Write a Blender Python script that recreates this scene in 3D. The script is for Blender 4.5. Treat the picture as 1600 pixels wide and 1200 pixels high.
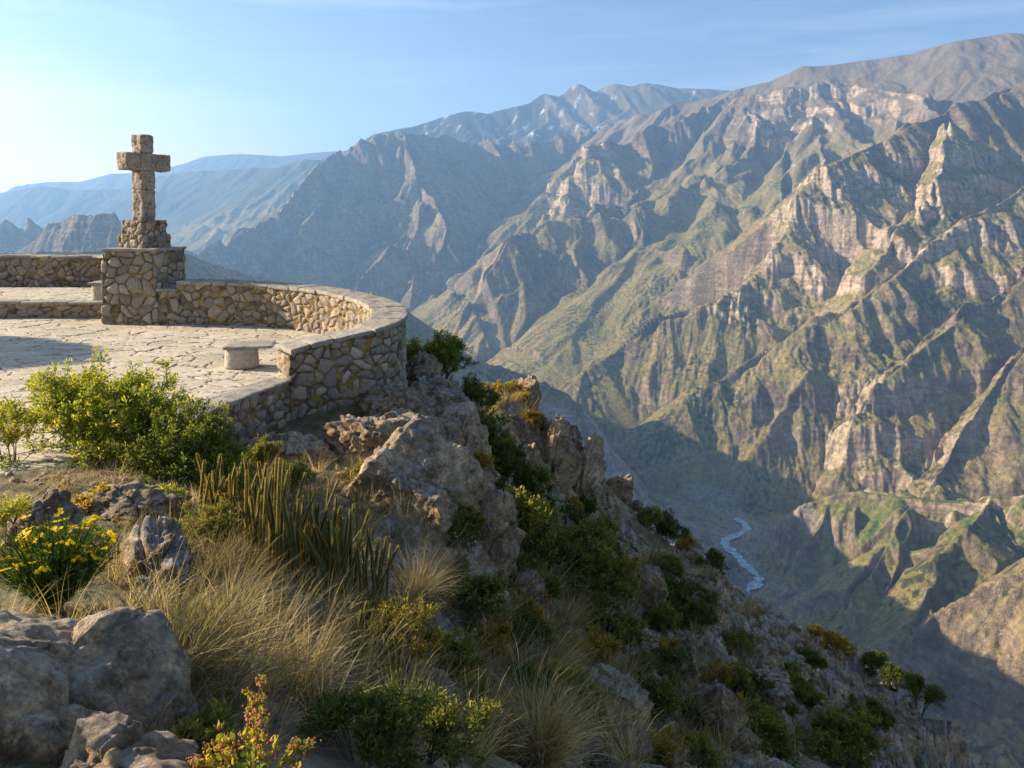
import bpy, math, random
import numpy as np

scene = bpy.context.scene
for _o in list(bpy.data.objects):
    bpy.data.objects.remove(_o)
COL = scene.collection

# ------------------------------------------------------------------ camera
PITCH = math.radians(2.5)          # nearly level: the view is shifted down, so uprights stay upright
VPP = 330 + 1200 * math.tan(PITCH)  # row of the photograph's principal point
FPX = 1200.0                       # focal length in units of the 1600 px wide photograph
cam_data = bpy.data.cameras.new('camera')
cam = bpy.data.objects.new('camera', cam_data)
COL.objects.link(cam)
cam.location = (0, 0, 0)
cam.rotation_euler = (math.radians(90) - PITCH, 0, 0)
cam_data.sensor_width = 36
cam_data.lens = 36 * FPX / 1600
cam_data.shift_y = (VPP - 600) / 1600
cam_data.clip_start = 0.05
cam_data.clip_end = 90000
scene.camera = cam

# ------------------------------------------------------------------ light
SUN_EL = math.radians(22)
SUN_PHI = math.radians(11.0)       # the sun stands to the left (-X), this far round to the front (+Y)
to_sun = np.array([-math.cos(SUN_PHI) * math.cos(SUN_EL), math.sin(SUN_PHI) * math.cos(SUN_EL), math.sin(SUN_EL)])
world = bpy.data.worlds.new('World')
scene.world = world
world.use_nodes = True
_nt = world.node_tree
_nt.nodes.clear()
_sky = _nt.nodes.new('ShaderNodeTexSky')
_sky.sky_type = 'NISHITA'
_sky.sun_disc = False
_sky.sun_elevation = SUN_EL
_sky.sun_rotation = math.atan2(to_sun[0], to_sun[1])
_sky.altitude = 300
_sky.air_density = 1.0
_sky.dust_density = 1.2
_sky.ozone_density = 2.0
_bg = _nt.nodes.new('ShaderNodeBackground')
_bg.inputs['Strength'].default_value = 0.066
_wo = _nt.nodes.new('ShaderNodeOutputWorld')
# thin high cirrus drawn out over the left of the sky
def _w(t, **k):
    n = _nt.nodes.new('ShaderNode' + t)
    for a, b in k.items(): setattr(n, a, b)
    return n
_tc = _w('TexCoord'); _mp = _w('Mapping'); _mp.inputs['Rotation'].default_value = (0, .16, .5); _mp.inputs['Scale'].default_value = (1.2, 2.4, 16)
_nt.links.new(_tc.outputs['Generated'], _mp.inputs[0])
_no = _w('TexNoise'); _no.inputs['Scale'].default_value = 1.7; _no.inputs['Detail'].default_value = 7; _no.inputs['Roughness'].default_value = .6; _no.inputs['Distortion'].default_value = .5
_nt.links.new(_mp.outputs[0], _no.inputs['Vector'])
_rp = _w('ValToRGB'); _rp.color_ramp.elements[0].position = .50; _rp.color_ramp.elements[1].position = .78; _rp.color_ramp.elements[1].color = (.2, .2, .2, 1)
_nt.links.new(_no.outputs[0], _rp.inputs[0])
_mx = _w('MixRGB'); _mx.blend_type = 'MIX'; _mx.inputs[2].default_value = (9.5, 9.7, 10.2, 1)
_nt.links.new(_rp.outputs[0], _mx.inputs[0]); _nt.links.new(_sky.outputs[0], _mx.inputs[1])
_tt = _w('MixRGB'); _tt.blend_type = 'MULTIPLY'; _tt.inputs[0].default_value = 1; _tt.inputs[2].default_value = (.85, .88, .98, 1)
# a thin bright veil low in the sky on the sun's side
_dp = _w('VectorMath'); _dp.operation = 'DOT_PRODUCT'
_nz = _w('VectorMath'); _nz.operation = 'NORMALIZE'; _sc = _w('VectorMath'); _sc.operation = 'MULTIPLY'; _sc.inputs[1].default_value = (1, 1, 5.5)
_nt.links.new(_tc.outputs['Generated'], _sc.inputs[0]); _nt.links.new(_sc.outputs[0], _nz.inputs[0]); _nt.links.new(_nz.outputs[0], _dp.inputs[0])
_ga = math.radians(-60); _dp.inputs[1].default_value = (math.sin(_ga), math.cos(_ga), .05)
_vr = _w('ValToRGB'); _vr.color_ramp.interpolation = 'EASE'
_vr.color_ramp.elements[0].position = .60; _vr.color_ramp.elements[1].position = .97; _vr.color_ramp.elements[1].color = (.7, .7, .7, 1)
_nt.links.new(_dp.outputs['Value'], _vr.inputs[0])
_vm = _w('MixRGB'); _vm.inputs[2].default_value = (16.0, 9.6, 6.9, 1)
_nt.links.new(_vr.outputs[0], _vm.inputs[0]); _nt.links.new(_mx.outputs[0], _vm.inputs[1])
_nt.links.new(_vm.outputs[0], _tt.inputs[1]); _nt.links.new(_tt.outputs[0], _bg.inputs[0])
_nt.links.new(_bg.outputs[0], _wo.inputs[0])

sun_data = bpy.data.lights.new('sun', 'SUN')
sun_data.energy = 5.0
sun_data.angle = math.radians(0.53)
sun_data.color = (1.0, 0.86, 0.64)
sun = bpy.data.objects.new('sun', sun_data)
COL.objects.link(sun)
from mathutils import Vector
sun.rotation_euler = Vector(to_sun).to_track_quat('Z', 'Y').to_euler()

scene.view_settings.view_transform = 'Standard'
scene.view_settings.look = 'None'
scene.view_settings.exposure = 1.48
scene.view_settings.gamma = 1
scene.cycles.max_bounces = 5
scene.cycles.diffuse_bounces = 3
scene.cycles.volume_bounces = 1
scene.cycles.transparent_max_bounces = 6
scene.cycles.use_denoising = True

random.seed(7)
RNG = np.random.default_rng(7)

# ------------------------------------------------------------------ helpers
def unproj(u, v, Y):
    """point of the place seen at (u, v) of the 1600 x 1200 photograph, Y metres in front"""
    xc, yc = (u - 800) / FPX, (VPP - v) / FPX
    dy = math.cos(PITCH) + yc * math.sin(PITCH)
    dz = -math.sin(PITCH) + yc * math.cos(PITCH)
    return np.array([xc / dy * Y, Y, dz / dy * Y])

def unproj_z(u, v, z):
    a = unproj(u, v, 1.0)
    return a * (z / a[2])

def _h(ix, iy, iz=0, seed=0):
    n = (ix.astype(np.int64) * 374761393 + iy.astype(np.int64) * 668265263 + np.int64(1) * iz * 1274126177 + seed * 974634777) & 0x7fffffff
    n = ((n ^ (n >> 13)) * 1274126177) & 0x7fffffff
    n = ((n ^ (n >> 15)) * 461845907) & 0x7fffffff
    return ((n ^ (n >> 16)) & 0xffffff).astype(np.float64) / float(0xffffff)

def noise2(x, y, seed=0):
    """gradient noise, about -1..1"""
    x = np.asarray(x, float); y = np.asarray(y, float)
    ix = np.floor(x); iy = np.floor(y)
    fx = x - ix; fy = y - iy
    ux = fx * fx * fx * (fx * (fx * 6 - 15) + 10); uy = fy * fy * fy * (fy * (fy * 6 - 15) + 10)
    out = 0
    for a in (0, 1):
        for b in (0, 1):
            t = _h(ix + a, iy + b, 0, seed) * (2 * math.pi)
            g = np.cos(t) * (fx - a) + np.sin(t) * (fy - b)
            out = out + g * (ux if a else 1 - ux) * (uy if b else 1 - uy)
    return out * 1.5

def fbm2(x, y, octv=4, seed=0, gain=0.5):
    s = 0; a = 1.0; n = 0
    for k in range(octv):
        s = s + a * noise2(x * 2 ** k + 17.3 * k, y * 2 ** k - 9.1 * k, seed + k); n += a; a *= gain
    return s / n

def ridged2(x, y, octv=4, seed=0, gain=0.5):
    s = 0; a = 1.0; n = 0
    for k in range(octv):
        s = s + a * (1 - np.abs(noise2(x * 2.03 ** k + 3.3 * k, y * 2.03 ** k + 5.1 * k, seed + k)) * 1.6); n += a; a *= gain
    return s / n

def voro2(x, y, seed=0):
    """F1, F2, id, and offset from the nearest cell point"""
    ix = np.floor(x); iy = np.floor(y)
    f1 = np.full(x.shape, 9.); f2 = np.full(x.shape, 9.); idv = np.zeros(x.shape); ox = np.zeros(x.shape); oy = np.zeros(x.shape)
    for i in (-1, 0, 1):
        for j in (-1, 0, 1):
            cx = ix + i; cy = iy + j
            px = cx + _h(cx, cy, 1, seed); py = cy + _h(cx, cy, 2, seed)
            dx = x - px; dy = y - py; d = np.sqrt(dx * dx + dy * dy)
            m = d < f1
            f2 = np.where(m, f1, np.minimum(f2, d)); idv = np.where(m, _h(cx, cy, 3, seed), idv)
            ox = np.where(m, dx, ox); oy = np.where(m, dy, oy); f1 = np.where(m, d, f1)
    return f1, f2, idv, ox, oy

def noise3(p, seed=0):
    p = np.asarray(p, float)
    i = np.floor(p); f = p - i
    u = f * f * f * (f * (f * 6 - 15) + 10)
    out = 0
    for a in (0, 1):
        for b in (0, 1):
            for c in (0, 1):
                hh = _h(i[:, 0] + a, i[:, 1] + b, (i[:, 2] + c).astype(np.int64), seed)
                h2 = (hh * 7919.0) % 1.0
                t = hh * 2 * math.pi; z = h2 * 2 - 1; r = np.sqrt(1 - z * z)
                g = r * np.cos(t) * (f[:, 0] - a) + r * np.sin(t) * (f[:, 1] - b) + z * (f[:, 2] - c)
                out = out + g * (u[:, 0] if a else 1 - u[:, 0]) * (u[:, 1] if b else 1 - u[:, 1]) * (u[:, 2] if c else 1 - u[:, 2])
    return out * 1.4

def fbm3(p, octv=4, seed=0, gain=0.5):
    s = 0; a = 1.0; n = 0
    for k in range(octv):
        s = s + a * noise3(p * 2.0 ** k + 11.7 * k, seed + k); n += a; a *= gain
    return s / n

def sstep(a, b, x):
    t = np.clip((x - a) / (b - a), 0, 1)
    return t * t * (3 - 2 * t)

def mesh_obj(name, verts, faces, mats=(), parent=None, smooth=False, attrs=None, kind=None, mat_idx=None, col=None):
    """faces: an (n,4) or (n,3) array, or a list of such arrays"""
    me = bpy.data.meshes.new(name)
    verts = np.asarray(verts, dtype=np.float32)
    fl = faces if isinstance(faces, list) and len(faces) and isinstance(faces[0], np.ndarray) else [np.asarray(faces)]
    fl = [f for f in fl if len(f)]
    me.vertices.add(len(verts)); me.vertices.foreach_set('co', verts.ravel())
    loops = np.concatenate([f.ravel() for f in fl]).astype(np.int32)
    sizes = np.concatenate([np.full(len(f), f.shape[1], dtype=np.int32) for f in fl])
    starts = np.concatenate([[0], np.cumsum(sizes)[:-1]]).astype(np.int32)
    me.loops.add(len(loops)); me.loops.foreach_set('vertex_index', loops)
    me.polygons.add(len(sizes)); me.polygons.foreach_set('loop_start', starts)
    me.polygons.foreach_set('loop_total', sizes)
    if smooth:
        me.polygons.foreach_set('use_smooth', np.ones(len(sizes), dtype=bool))
    if mat_idx is not None:
        me.polygons.foreach_set('material_index', np.asarray(mat_idx, dtype=np.int32))
    me.update(calc_edges=True)
    for k, a in (attrs or {}).items():
        a = np.asarray(a, dtype=np.float32)
        if a.ndim == 1:
            at = me.attributes.new(k, 'FLOAT', 'POINT'); at.data.foreach_set('value', a)
        else:
            at = me.attributes.new(k, 'FLOAT_COLOR', 'POINT')
            if a.shape[1] == 3: a = np.hstack([a, np.ones((len(a), 1), np.float32)])
            at.data.foreach_set('color', a.ravel())
    for m in (mats if isinstance(mats, (list, tuple)) else [mats]):
        me.materials.append(m)
    o = bpy.data.objects.new(name, me)
    COL.objects.link(o)
    if parent is not None: o.parent = parent
    if kind: o['kind'] = kind
    return o

def tag(o, label, cat, group=None):
    o['label'] = label; o['category'] = cat
    if group: o['group'] = group
    return o

def thing(name, label, cat, loc=(0, 0, 0), group=None):
    o = bpy.data.objects.new(name, None); COL.objects.link(o)
    o.location = loc; o.empty_display_size = 0.2
    return tag(o, label, cat, group)

def grid_faces(nr, nc):
    i = np.arange(nr - 1)[:, None] * nc + np.arange(nc - 1)[None, :]
    i = i.ravel()
    return np.stack([i, i + 1, i + nc + 1, i + nc], axis=1)

class NT:
    """small node-tree writer"""
    def __init__(self, name, rough=0.9):
        self.m = bpy.data.materials.new(name); self.m.use_nodes = True
        self.t = self.m.node_tree
        self.b = self.t.nodes['Principled BSDF']; self.b.inputs['Roughness'].default_value = rough
        self.b.inputs['Specular IOR Level'].default_value = 0.25
    def n(self, typ, **kw):
        nd = self.t.nodes.new('ShaderNode' + typ)
        for k, v in kw.items():
            if k in nd.inputs.keys(): self.set(nd.inputs[k], v)
            else: setattr(nd, k, v)
        return nd
    def set(self, sock, v):
        if isinstance(v, bpy.types.NodeSocket): self.t.links.new(v, sock)
        elif isinstance(v, bpy.types.Node): self.t.links.new(v.outputs[0], sock)
        else: sock.default_value = v
    def attr(self, name, out='Color'):
        nd = self.n('Attribute'); nd.attribute_name = name; return nd.outputs[out]
    def coord(self): return self.n('TexCoord').outputs['Object']
    def geo(self, out='Position'): return self.n('NewGeometry').outputs[out]
    def noise(self, vec, scale, detail=5, rough=0.55, dist=0.0, out=0):
        nd = self.n('TexNoise'); self.set(nd.inputs['Vector'], vec)
        nd.inputs['Scale'].default_value = scale; nd.inputs['Detail'].default_value = detail
        nd.inputs['Roughness'].default_value = rough; nd.inputs['Distortion'].default_value = dist
        return nd.outputs[out]
    def ramp(self, fac, stops):
        nd = self.n('ValToRGB'); self.set(nd.inputs[0], fac)
        e = nd.color_ramp.elements
        while len(e) < len(stops): e.new(0.5)
        for k, (p, c) in enumerate(stops):
            e[k].position = p; e[k].color = (c[0], c[1], c[2], 1) if hasattr(c, '__len__') else (c, c, c, 1)
        return nd.outputs[0]
    def mix(self, f, a, b, mode='MIX'):
        nd = self.n('MixRGB'); nd.blend_type = mode
        self.set(nd.inputs[0], f)
        for s, v in ((nd.inputs[1], a), (nd.inputs[2], b)):
            if isinstance(v, (tuple, list)) and len(v) == 3: v = (*v, 1)
            self.set(s, v)
        return nd.outputs[0]
    def math(self, op, a, b=0.0, c=None):
        nd = self.n('Math'); nd.operation = op
        self.set(nd.inputs[0], a); self.set(nd.inputs[1], b)
        if c is not None: self.set(nd.inputs[2], c)
        return nd.outputs[0]
    def bump(self, h, strength=0.5, dist=0.1, normal=None):
        nd = self.n('Bump'); self.set(nd.inputs['Height'], h)
        nd.inputs['Strength'].default_value = strength; nd.inputs['Distance'].default_value = dist
        if normal is not None: self.set(nd.inputs['Normal'], normal)
        return nd.outputs[0]
    def base(self, c):
        self.set(self.b.inputs['Base Color'], c if not (isinstance(c, tuple) and len(c) == 3) else (*c, 1)); return self
    def nrm(self, n): self.set(self.b.inputs['Normal'], n); return self
# ================================================================== the far terrain
# ridge crests: (u, v of the photograph, kilometres in front), side slope, relief scale (m)
RIDGES = [
    # main massif: left spur, crest
    ([(290,405,5.9),(350,385,6.3),(430,342,6.8),(500,268,7.4),(545,240,7.7),(570,222,7.9),(600,214,8.0),(626,215,8.0),(700,218,8.6),(800,226,9.0),(900,210,9.4),(960,200,9.6)], .95, 1500),
    ([(626,215,8.0),(648,262,7.5),(668,318,7.0),(640,370,6.7),(600,410,6.4),(560,452,6.15)], 1.0, 1500),
    ([(668,318,7.0),(690,365,6.7),(690,400,6.5),(655,440,6.2),(640,500,5.9)], 1.0, 1400),
    ([(545,240,7.7),(540,300,7.2),(500,345,6.9),(455,395,6.5),(420,430,6.2)], 1.0, 1400),
    # snow range
    ([(480,262,10.4),(560,225,10.6),(590,208,10.8),(620,200,10.8),(650,195,11),(730,172,11.5),(760,176,11.6),(830,160,11.9),(850,145,12),(870,150,12.1),(905,130,12.3),(930,142,12.4),(965,129,12.5),(985,134,12.5),(1010,128,12.6),(1060,136,12.8),(1110,138,13),(1150,141,13),(1250,150,13.4)], .62, 2200),
    ([(850,150,12),(860,190,11.2),(830,210,10.6)], .6, 2000),
    ([(1000,132,12.6),(990,165,11.8),(940,195,11)], .6, 2000),
    # right-hand range behind
    ([(960,200,9.2),(1000,188,9.0),(1060,166,8.7),(1150,140,8.4),(1210,126,8.3),(1262,104,8.2),(1310,100,8.1),(1370,90,8.0),(1420,84,7.9),(1500,62,7.7),(1560,51,7.6),(1640,50,7.5),(1760,40,7.3),(1900,30,7)], .60, 2200),
    ([(1150,142,8.4),(1060,195,7.6),(980,222,7.3),(920,240,7.1),(885,272,7.0)], .95, 1500),
    ([(1150,160,7.7),(1185,195,7.1),(1165,250,6.7),(1185,320,6.2),(1195,380,5.8),(1190,430,5.4)], .95, 1400),
    ([(1165,250,6.7),(1080,300,6.4),(1000,325,6.2),(930,335,6.1)], .75, 1400),
    # cliff rim of the amphitheatre
    ([(1150,150,7.7),(1230,140,7.5),(1300,128,7.4),(1380,140,7.0),(1440,152,6.6),(1450,175,6.2)], 1.15, 1500),
    # right-hand near spur F
    ([(1800,60,5.6),(1640,120,5.4),(1560,150,5.2),(1480,178,5.0),(1400,206,4.75),(1330,240,4.55),(1275,268,4.4),(1250,310,4.3),(1240,365,4.2),(1200,410,4.1),(1160,448,4.0),(1100,478,3.95),(1040,500,3.9),(980,545,3.85),(940,570,3.8)], .85, 1500),
    # fan of spurs of the right-hand slope
    ([(1900,150,4.4),(1700,230,4.2),(1600,285,4.0),(1500,345,3.8),(1400,430,3.6),(1300,490,3.5),(1200,540,3.45),(1120,590,3.4),(1060,620,3.35)], .9, 1300),
    ([(1400,430,3.6),(1330,520,3.45),(1240,585,3.3),(1190,650,3.2)], .9, 1200),
    ([(1800,330,3.6),(1650,390,3.45),(1540,470,3.3),(1440,530,3.2),(1370,580,3.1),(1310,650,3.0),(1285,720,2.95)], .95, 1200),
    ([(1440,530,3.2),(1430,620,3.05),(1400,700,2.9),(1385,745,2.85)], 1.0, 1200),
    ([(1900,400,3.2),(1700,500,3.0),(1600,560,2.9),(1520,650,2.8),(1440,740,2.7)], .85, 1200),
    ([(1480,205,4.6),(1460,270,4.2),(1420,340,4.0),(1380,400,3.8)], 1.0, 1300),
    # middle spur G
    ([(1080,330,6.2),(1000,340,6.0),(920,350,5.9),(870,352,5.85),(815,378,5.75)], .8, 1300),
    ([(1000,340,6.0),(1010,395,5.6),(960,425,5.4),(950,470,5.15),(900,520,4.95),(860,560,4.8)], .9, 1300),
    ([(890,395,5.6),(850,450,5.35),(800,500,5.15),(757,532,5.05)], .85, 1300),
    ([(835,395,5.6),(797,380,5.55),(770,420,5.4),(745,450,5.3),(720,490,5.2),(700,530,5.1)], 1.1, 1300),
    ([(1010,395,5.6),(1090,400,5.3),(1150,415,5.1)], .8, 1200),
    # bench with the fields and the spur under it
    ([(1900,700,2.05),(1700,745,2.1),(1600,770,2.16),(1500,785,2.22),(1400,780,2.30),(1350,775,2.36),(1300,788,2.38),(1250,812,2.38),(1205,835,2.38)], .66, 1100),
    ([(1430,782,2.28),(1415,840,2.15),(1380,890,2.06),(1330,930,2.0)], .66, 1100),
    ([(1540,778,2.2),(1520,850,2.0),(1470,930,1.88)], .62, 1100),
    ([(1310,788,2.38),(1290,840,2.28),(1250,890,2.2)], .66, 1100),
    ([(1900,780,1.7),(1750,830,1.72),(1650,870,1.75),(1560,920,1.78),(1480,975,1.8)], .75, 900),
    ([(1900,950,1.4),(1750,1020,1.45),(1620,1080,1.5),(1560,1110,1.5)], .6, 600),
    # this side: the long ridge that runs on behind the plaza and falls to the river
    ([(560,462,3.5),(610,490,3.55),(650,520,3.55),(700,555,3.5),(760,577,3.35),(820,598,3.2),(862,618,3.05),(900,655,2.95),(960,715,2.85),(1040,790,2.7),(1095,828,2.62)], .85, 1300),
    ([(640,540,2.9),(720,600,2.6),(800,680,2.45),(900,790,2.35),(1000,880,2.25)], .8, 1000),
    ([(-150,400,2.9),(60,392,3.0),(200,392,3.2),(290,399,3.4),(340,415,3.6),(420,438,3.9),(500,456,4.2),(570,475,4.3)], .7, 1100),
    ([(-560,520,1.1),(100,560,1.4),(440,580,1.7),(560,575,1.95),(600,560,2.3),(615,515,2.8),(600,482,3.3),(570,460,3.5)], .8, 1100),
    # small rocky peak on the left
    ([(20,392,4.4),(55,375,4.4),(72,348,4.4),(92,345,4.4),(128,334,4.4),(150,338,4.4),(172,332,4.4),(192,340,4.4),(205,365,4.4),(260,415,4.4)], 1.3, 900),
    ([(-120,350,5.6),(-20,362,5.6),(20,356,5.6),(42,355,5.6),(60,372,5.6)], .8, 900),
    # second far ridge on the left
    ([(-400,250,11.94),(-200,280,12.29),(-40,306,12.64),(0,302,12.64),(58,289,12.64),(118,296,12.64),(200,294,12.64),(270,270,12.29),(330,266,11.94),(395,262,11.59),(440,262,11.24),(480,248,10.89),(530,250,10.75),(600,240,10.54)], .55, 2500),
    ([(440,262,11.24),(400,320,9.84),(360,370,9.00)], .6, 2500),
    ([(270,270,12.29),(230,330,10.54),(180,380,9.84)], .6, 2500),
    # farthest ridge
    ([(-400,270,16.50),(-100,300,16.50),(0,297,16.50),(40,288,16.50),(75,283,16.50),(130,283,16.50),(180,270,16.50),(240,268,16.50),(300,250,16.50),(325,243,16.50),(380,239,16.50),(440,243,16.50),(500,237,16.50),(540,234,16.50),(640,230,16.50)], .5, 3000),
]
RIVER = [(-7000,13000,-650),(-4000,9500,-800),(-2000,8000,-930),(-950,7000,-1000),(-500,5900,-1040),(-100,4900,-1080),(330,4000,-1110),(700,3150,-1140)]
RIVER += [tuple(unproj_z(u, v, z)) for u, v, z in ((1150,812,-1150),(1163,820,-1151),(1168,829,-1152),(1155,837,-1154),(1134,845,-1157),(1132,853,-1159),(1143,864,-1161),(1155,874,-1163),(1162,884,-1165),(1176,895,-1167),(1186,905,-1168),(1182,915,-1170),(1168,925,-1172),(1155,936,-1174),(1150,950,-1176),(1165,985,-1180),(1240,1060,-1188),(1330,1130,-1195),(1460,1190,-1203))]
RIVER += [(1500,900,-1215),(2600,300,-1230)]
RIVER = np.array(RIVER, float)

def poly_dist(X, Y, pts):
    """distance to a polyline and the height of its nearest point"""
    bd = np.full(X.shape, 1e12); bz = np.zeros(X.shape)
    for a, b in zip(pts[:-1], pts[1:]):
        d = b[:2] - a[:2]; L = max(float(d @ d), 1e-6)
        t = np.clip(((X - a[0]) * d[0] + (Y - a[1]) * d[1]) / L, 0, 1)
        dd = (X - a[0] - t * d[0]) ** 2 + (Y - a[1] - t * d[1]) ** 2
        m = dd < bd
        bd = np.where(m, dd, bd); bz = np.where(m, a[2] + t * (b[2] - a[2]), bz)
    return np.sqrt(bd), bz

def far_base(X, Y):
    wx = X + 70 * noise2(X / 900, Y / 900, 3) + 30 * noise2(X / 300, Y / 300, 4)
    wy = Y + 70 * noise2(X / 900, Y / 900, 5) + 30 * noise2(X / 300, Y / 300, 6)
    d, z = poly_dist(X, Y, RIVER)
    RZ = z
    H = z + np.maximum(d - 18, 0) * 0.12 + 0.00006 * np.maximum(d - 200, 0) ** 1.6
    rd = d
    H = np.minimum(H, 200) + sstep(60, 300, d) * 26 * (ridged2(X / 210, Y / 210, 3, 61) - .5)
    for pts, s, rel in RIDGES:
        P = np.array([unproj(u, v, k * 1000.0) for u, v, k in pts])
        # cheap rejection by bounding box
        rel = rel * 2.6
        reach = -math.log(max(1e-3, 1 - (P[:, 2].max() + 1260) / rel)) * rel / s + 100
        m = (wx > P[:, 0].min() - reach) & (wx < P[:, 0].max() + reach) & (wy > P[:, 1].min() - reach) & (wy < P[:, 1].max() + reach)
        if not m.any(): continue
        d, z = poly_dist(wx[m], wy[m], P)
        h = z - rel * (1 - np.exp(-d * s / rel))
        H[m] = np.maximum(H[m], h)
    # this hillside, falling from the lookout towards the river
    d, z = poly_dist(wx, wy, np.array([(-3000, 1300, 120), (-900, 300, 30), (-200, -20, 0), (-60, 10, -30), (10, 25, -50), (120, 150, -220), (300, 500, -520), (450, 900, -800.)]))
    H = np.maximum(H, z - 3200 * (1 - np.exp(-d * .9 / 3200)))
    H = np.where((rd < 110) & (Y < 2900), np.minimum(H, RZ + 2 + 1.0 * np.maximum(rd - 30, 0)), H)
    return H, rd

def gully(px, py, dx, dy, seed):
    """one octave of slope-aligned gullies: height and its gradient"""
    ix = np.floor(px); iy = np.floor(py); fx = px - ix; fy = py - iy
    va = np.zeros(px.shape); vg = np.zeros(px.shape); wt = np.zeros(px.shape)
    for i in (-1, 0, 1, 2):
        for j in (-1, 0, 1, 2):
            cx = ix - i; cy = iy - j
            hx = _h(cx, cy, 1, seed) - .5; hy = _h(cx, cy, 2, seed) - .5
            qx = fx + i - .5 - hx * .8; qy = fy + j - .5 - hy * .8
            w = np.exp(-(qx * qx + qy * qy) * 2.0)
            mag = (qx * dx + qy * dy) * 2 * math.pi
            wt += w; va += np.cos(mag) * w; vg += -np.sin(mag) * w
    return va / wt, vg / wt

def smoothstep_grid(A, k=1):
    for _ in range(k):
        A = A.copy()
        A[1:-1] = (A[:-2] + 2 * A[1:-1] + A[2:]) / 4
        A[:, 1:-1] = (A[:, :-2] + 2 * A[:, 1:-1] + A[:, 2:]) / 4
    return A

QUAL = 1.0
def build_far():
    az = np.concatenate([np.radians(np.linspace(-85, -40, 46))[:-1], np.radians(np.linspace(-40, 42, int(1000 * QUAL))), np.radians(np.linspace(42, 75, 34))[1:]])
    lr = np.concatenate([np.geomspace(70, 1250, 70)[:-1], np.geomspace(1250, 9500, int(1100 * QUAL)), np.geomspace(9500, 19500, int(260 * QUAL))[1:]])
    R, A = np.meshgrid(lr, az, indexing='ij')
    X = R * np.sin(A); Y = R * np.cos(A)
    H = np.empty(X.shape); RD = np.empty(X.shape)
    half = slice(None, None, 2)
    # full evaluation in row blocks
    for r0 in range(0, len(lr), 100):
        sl = slice(r0, r0 + 100)
        H[sl], RD[sl] = far_base(X[sl], Y[sl])
    Hs = smoothstep_grid(H, 3)
    # gradient in the plane
    dr = np.gradient(Hs, axis=0) / np.gradient(lr)[:, None]
    da = np.gradient(Hs, axis=1) / np.gradient(az)[None, :] / R
    sA, cA = np.sin(A), np.cos(A)
    gx = dr * sA + da * cA; gy = dr * cA - da * sA
    gx = smoothstep_grid(gx, 6); gy = smoothstep_grid(gy, 6)
    sl = np.sqrt(gx * gx + gy * gy)
    fade = sstep(.12, .5, sl)
    near = sstep(60, 400, R)
    h = np.zeros(X.shape); ex = np.zeros(X.shape); ey = np.zeros(X.shape)
    amp = 46.0; wl = 520.0
    lay = 0
    wxx = X + 60 * noise2(X / 420, Y / 420, 31); wyy = Y + 60 * noise2(X / 420, Y / 420, 32)
    for k in range(6):
        tx = gx + ex * .55; ty = gy + ey * .55
        n = np.sqrt(tx * tx + ty * ty) + 1e-4
        st = np.minimum(1.0, n * 1.6)
        dx = -ty / n * st * 1.05; dy = tx / n * st * 1.05
        v, g = gully(wxx / wl, wyy / wl, dx, dy, 50 + k)
        m = (1 - .5 * sstep(800, 1400, Hs)) * fade * (0.45 + 0.55 * sstep(-.3, .5, noise2(X / 1300, Y / 1300, 70 + k)))
        v2 = 1 - np.abs(v) * 2 if k in (1, 3) else v
        h += amp * v * m
        ex += amp * g * dx * 2 * math.pi / wl * m * .5
        ey += amp * g * dy * 2 * math.pi / wl * m * .5
        amp *= .6; wl *= .53
    # broad spurs and hollows of the far massif
    tx, ty = gx, gy; n = np.sqrt(tx * tx + ty * ty) + 1e-4
    v, g = gully((X + 120 * noise2(X / 700, Y / 700, 41)) / 1000, (Y + 120 * noise2(X / 700, Y / 700, 42)) / 1000, -ty / n * .95, tx / n * .95, 49)
    v3, g = gully((X + 90 * noise2(X / 500, Y / 500, 43)) / 560, (Y + 90 * noise2(X / 500, Y / 500, 44)) / 560, -ty / n * .9, tx / n * .9, 48)
    h += sstep(4300, 5600, Y) * sstep(.25, .6, sl) * (1 - .85 * np.maximum(sstep(9000, 9800, Y), sstep(500, 1150, Hs) * sstep(1500, 2300, X))) * ((1 - 2 * np.sqrt(v * v + .03)) * 105 + (1 - 2 * np.sqrt(v3 * v3 + .03)) * 38)
    H2 = Hs + (H - Hs) * .4 + h * near
    # rocky roughness on steep ground
    qx = X + 25 * noise2(X / 150, Y / 150, 91); qy = Y + 25 * noise2(X / 150, Y / 150, 92)
    sm = sstep(.3, .85, sl)
    H2 += near * sm * (ridged2(qx / 330, qy / 330, 3, 90, .5) - .55) * 24 * (1 - .6 * sstep(700, 1300, Hs))
    cm = np.maximum(.45 * sstep(.1, .5, fbm2(X / 1300, Y / 1300, 3, 101)), CLIFF_MASK(X, Y)) * sm
    H2 += near * sm * (.22 + .75 * cm) * ((ridged2(qx / 85, qy / 85, 3, 95, .6) - .55) * 30 + (ridged2(X / 30, Y / 30, 2, 98, .6) - .5) * 9)
    # broken cliff bands
    lev = 210.0
    zz = (H2 + 170 * noise2(X / 800, Y / 800, 111) + 90 * noise2(X / 240, Y / 240, 112)) / lev
    fz = zz - np.floor(zz)
    H2 += cm * near * lev * .42 * (sstep(.25, .62, fz) - fz)
    # river channel
    H2 = np.where(RD < 70, H + (H2 - H) * sstep(35, 70, RD), H2)
    return lr, az, X, Y, H2, RD, sl, cm

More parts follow.
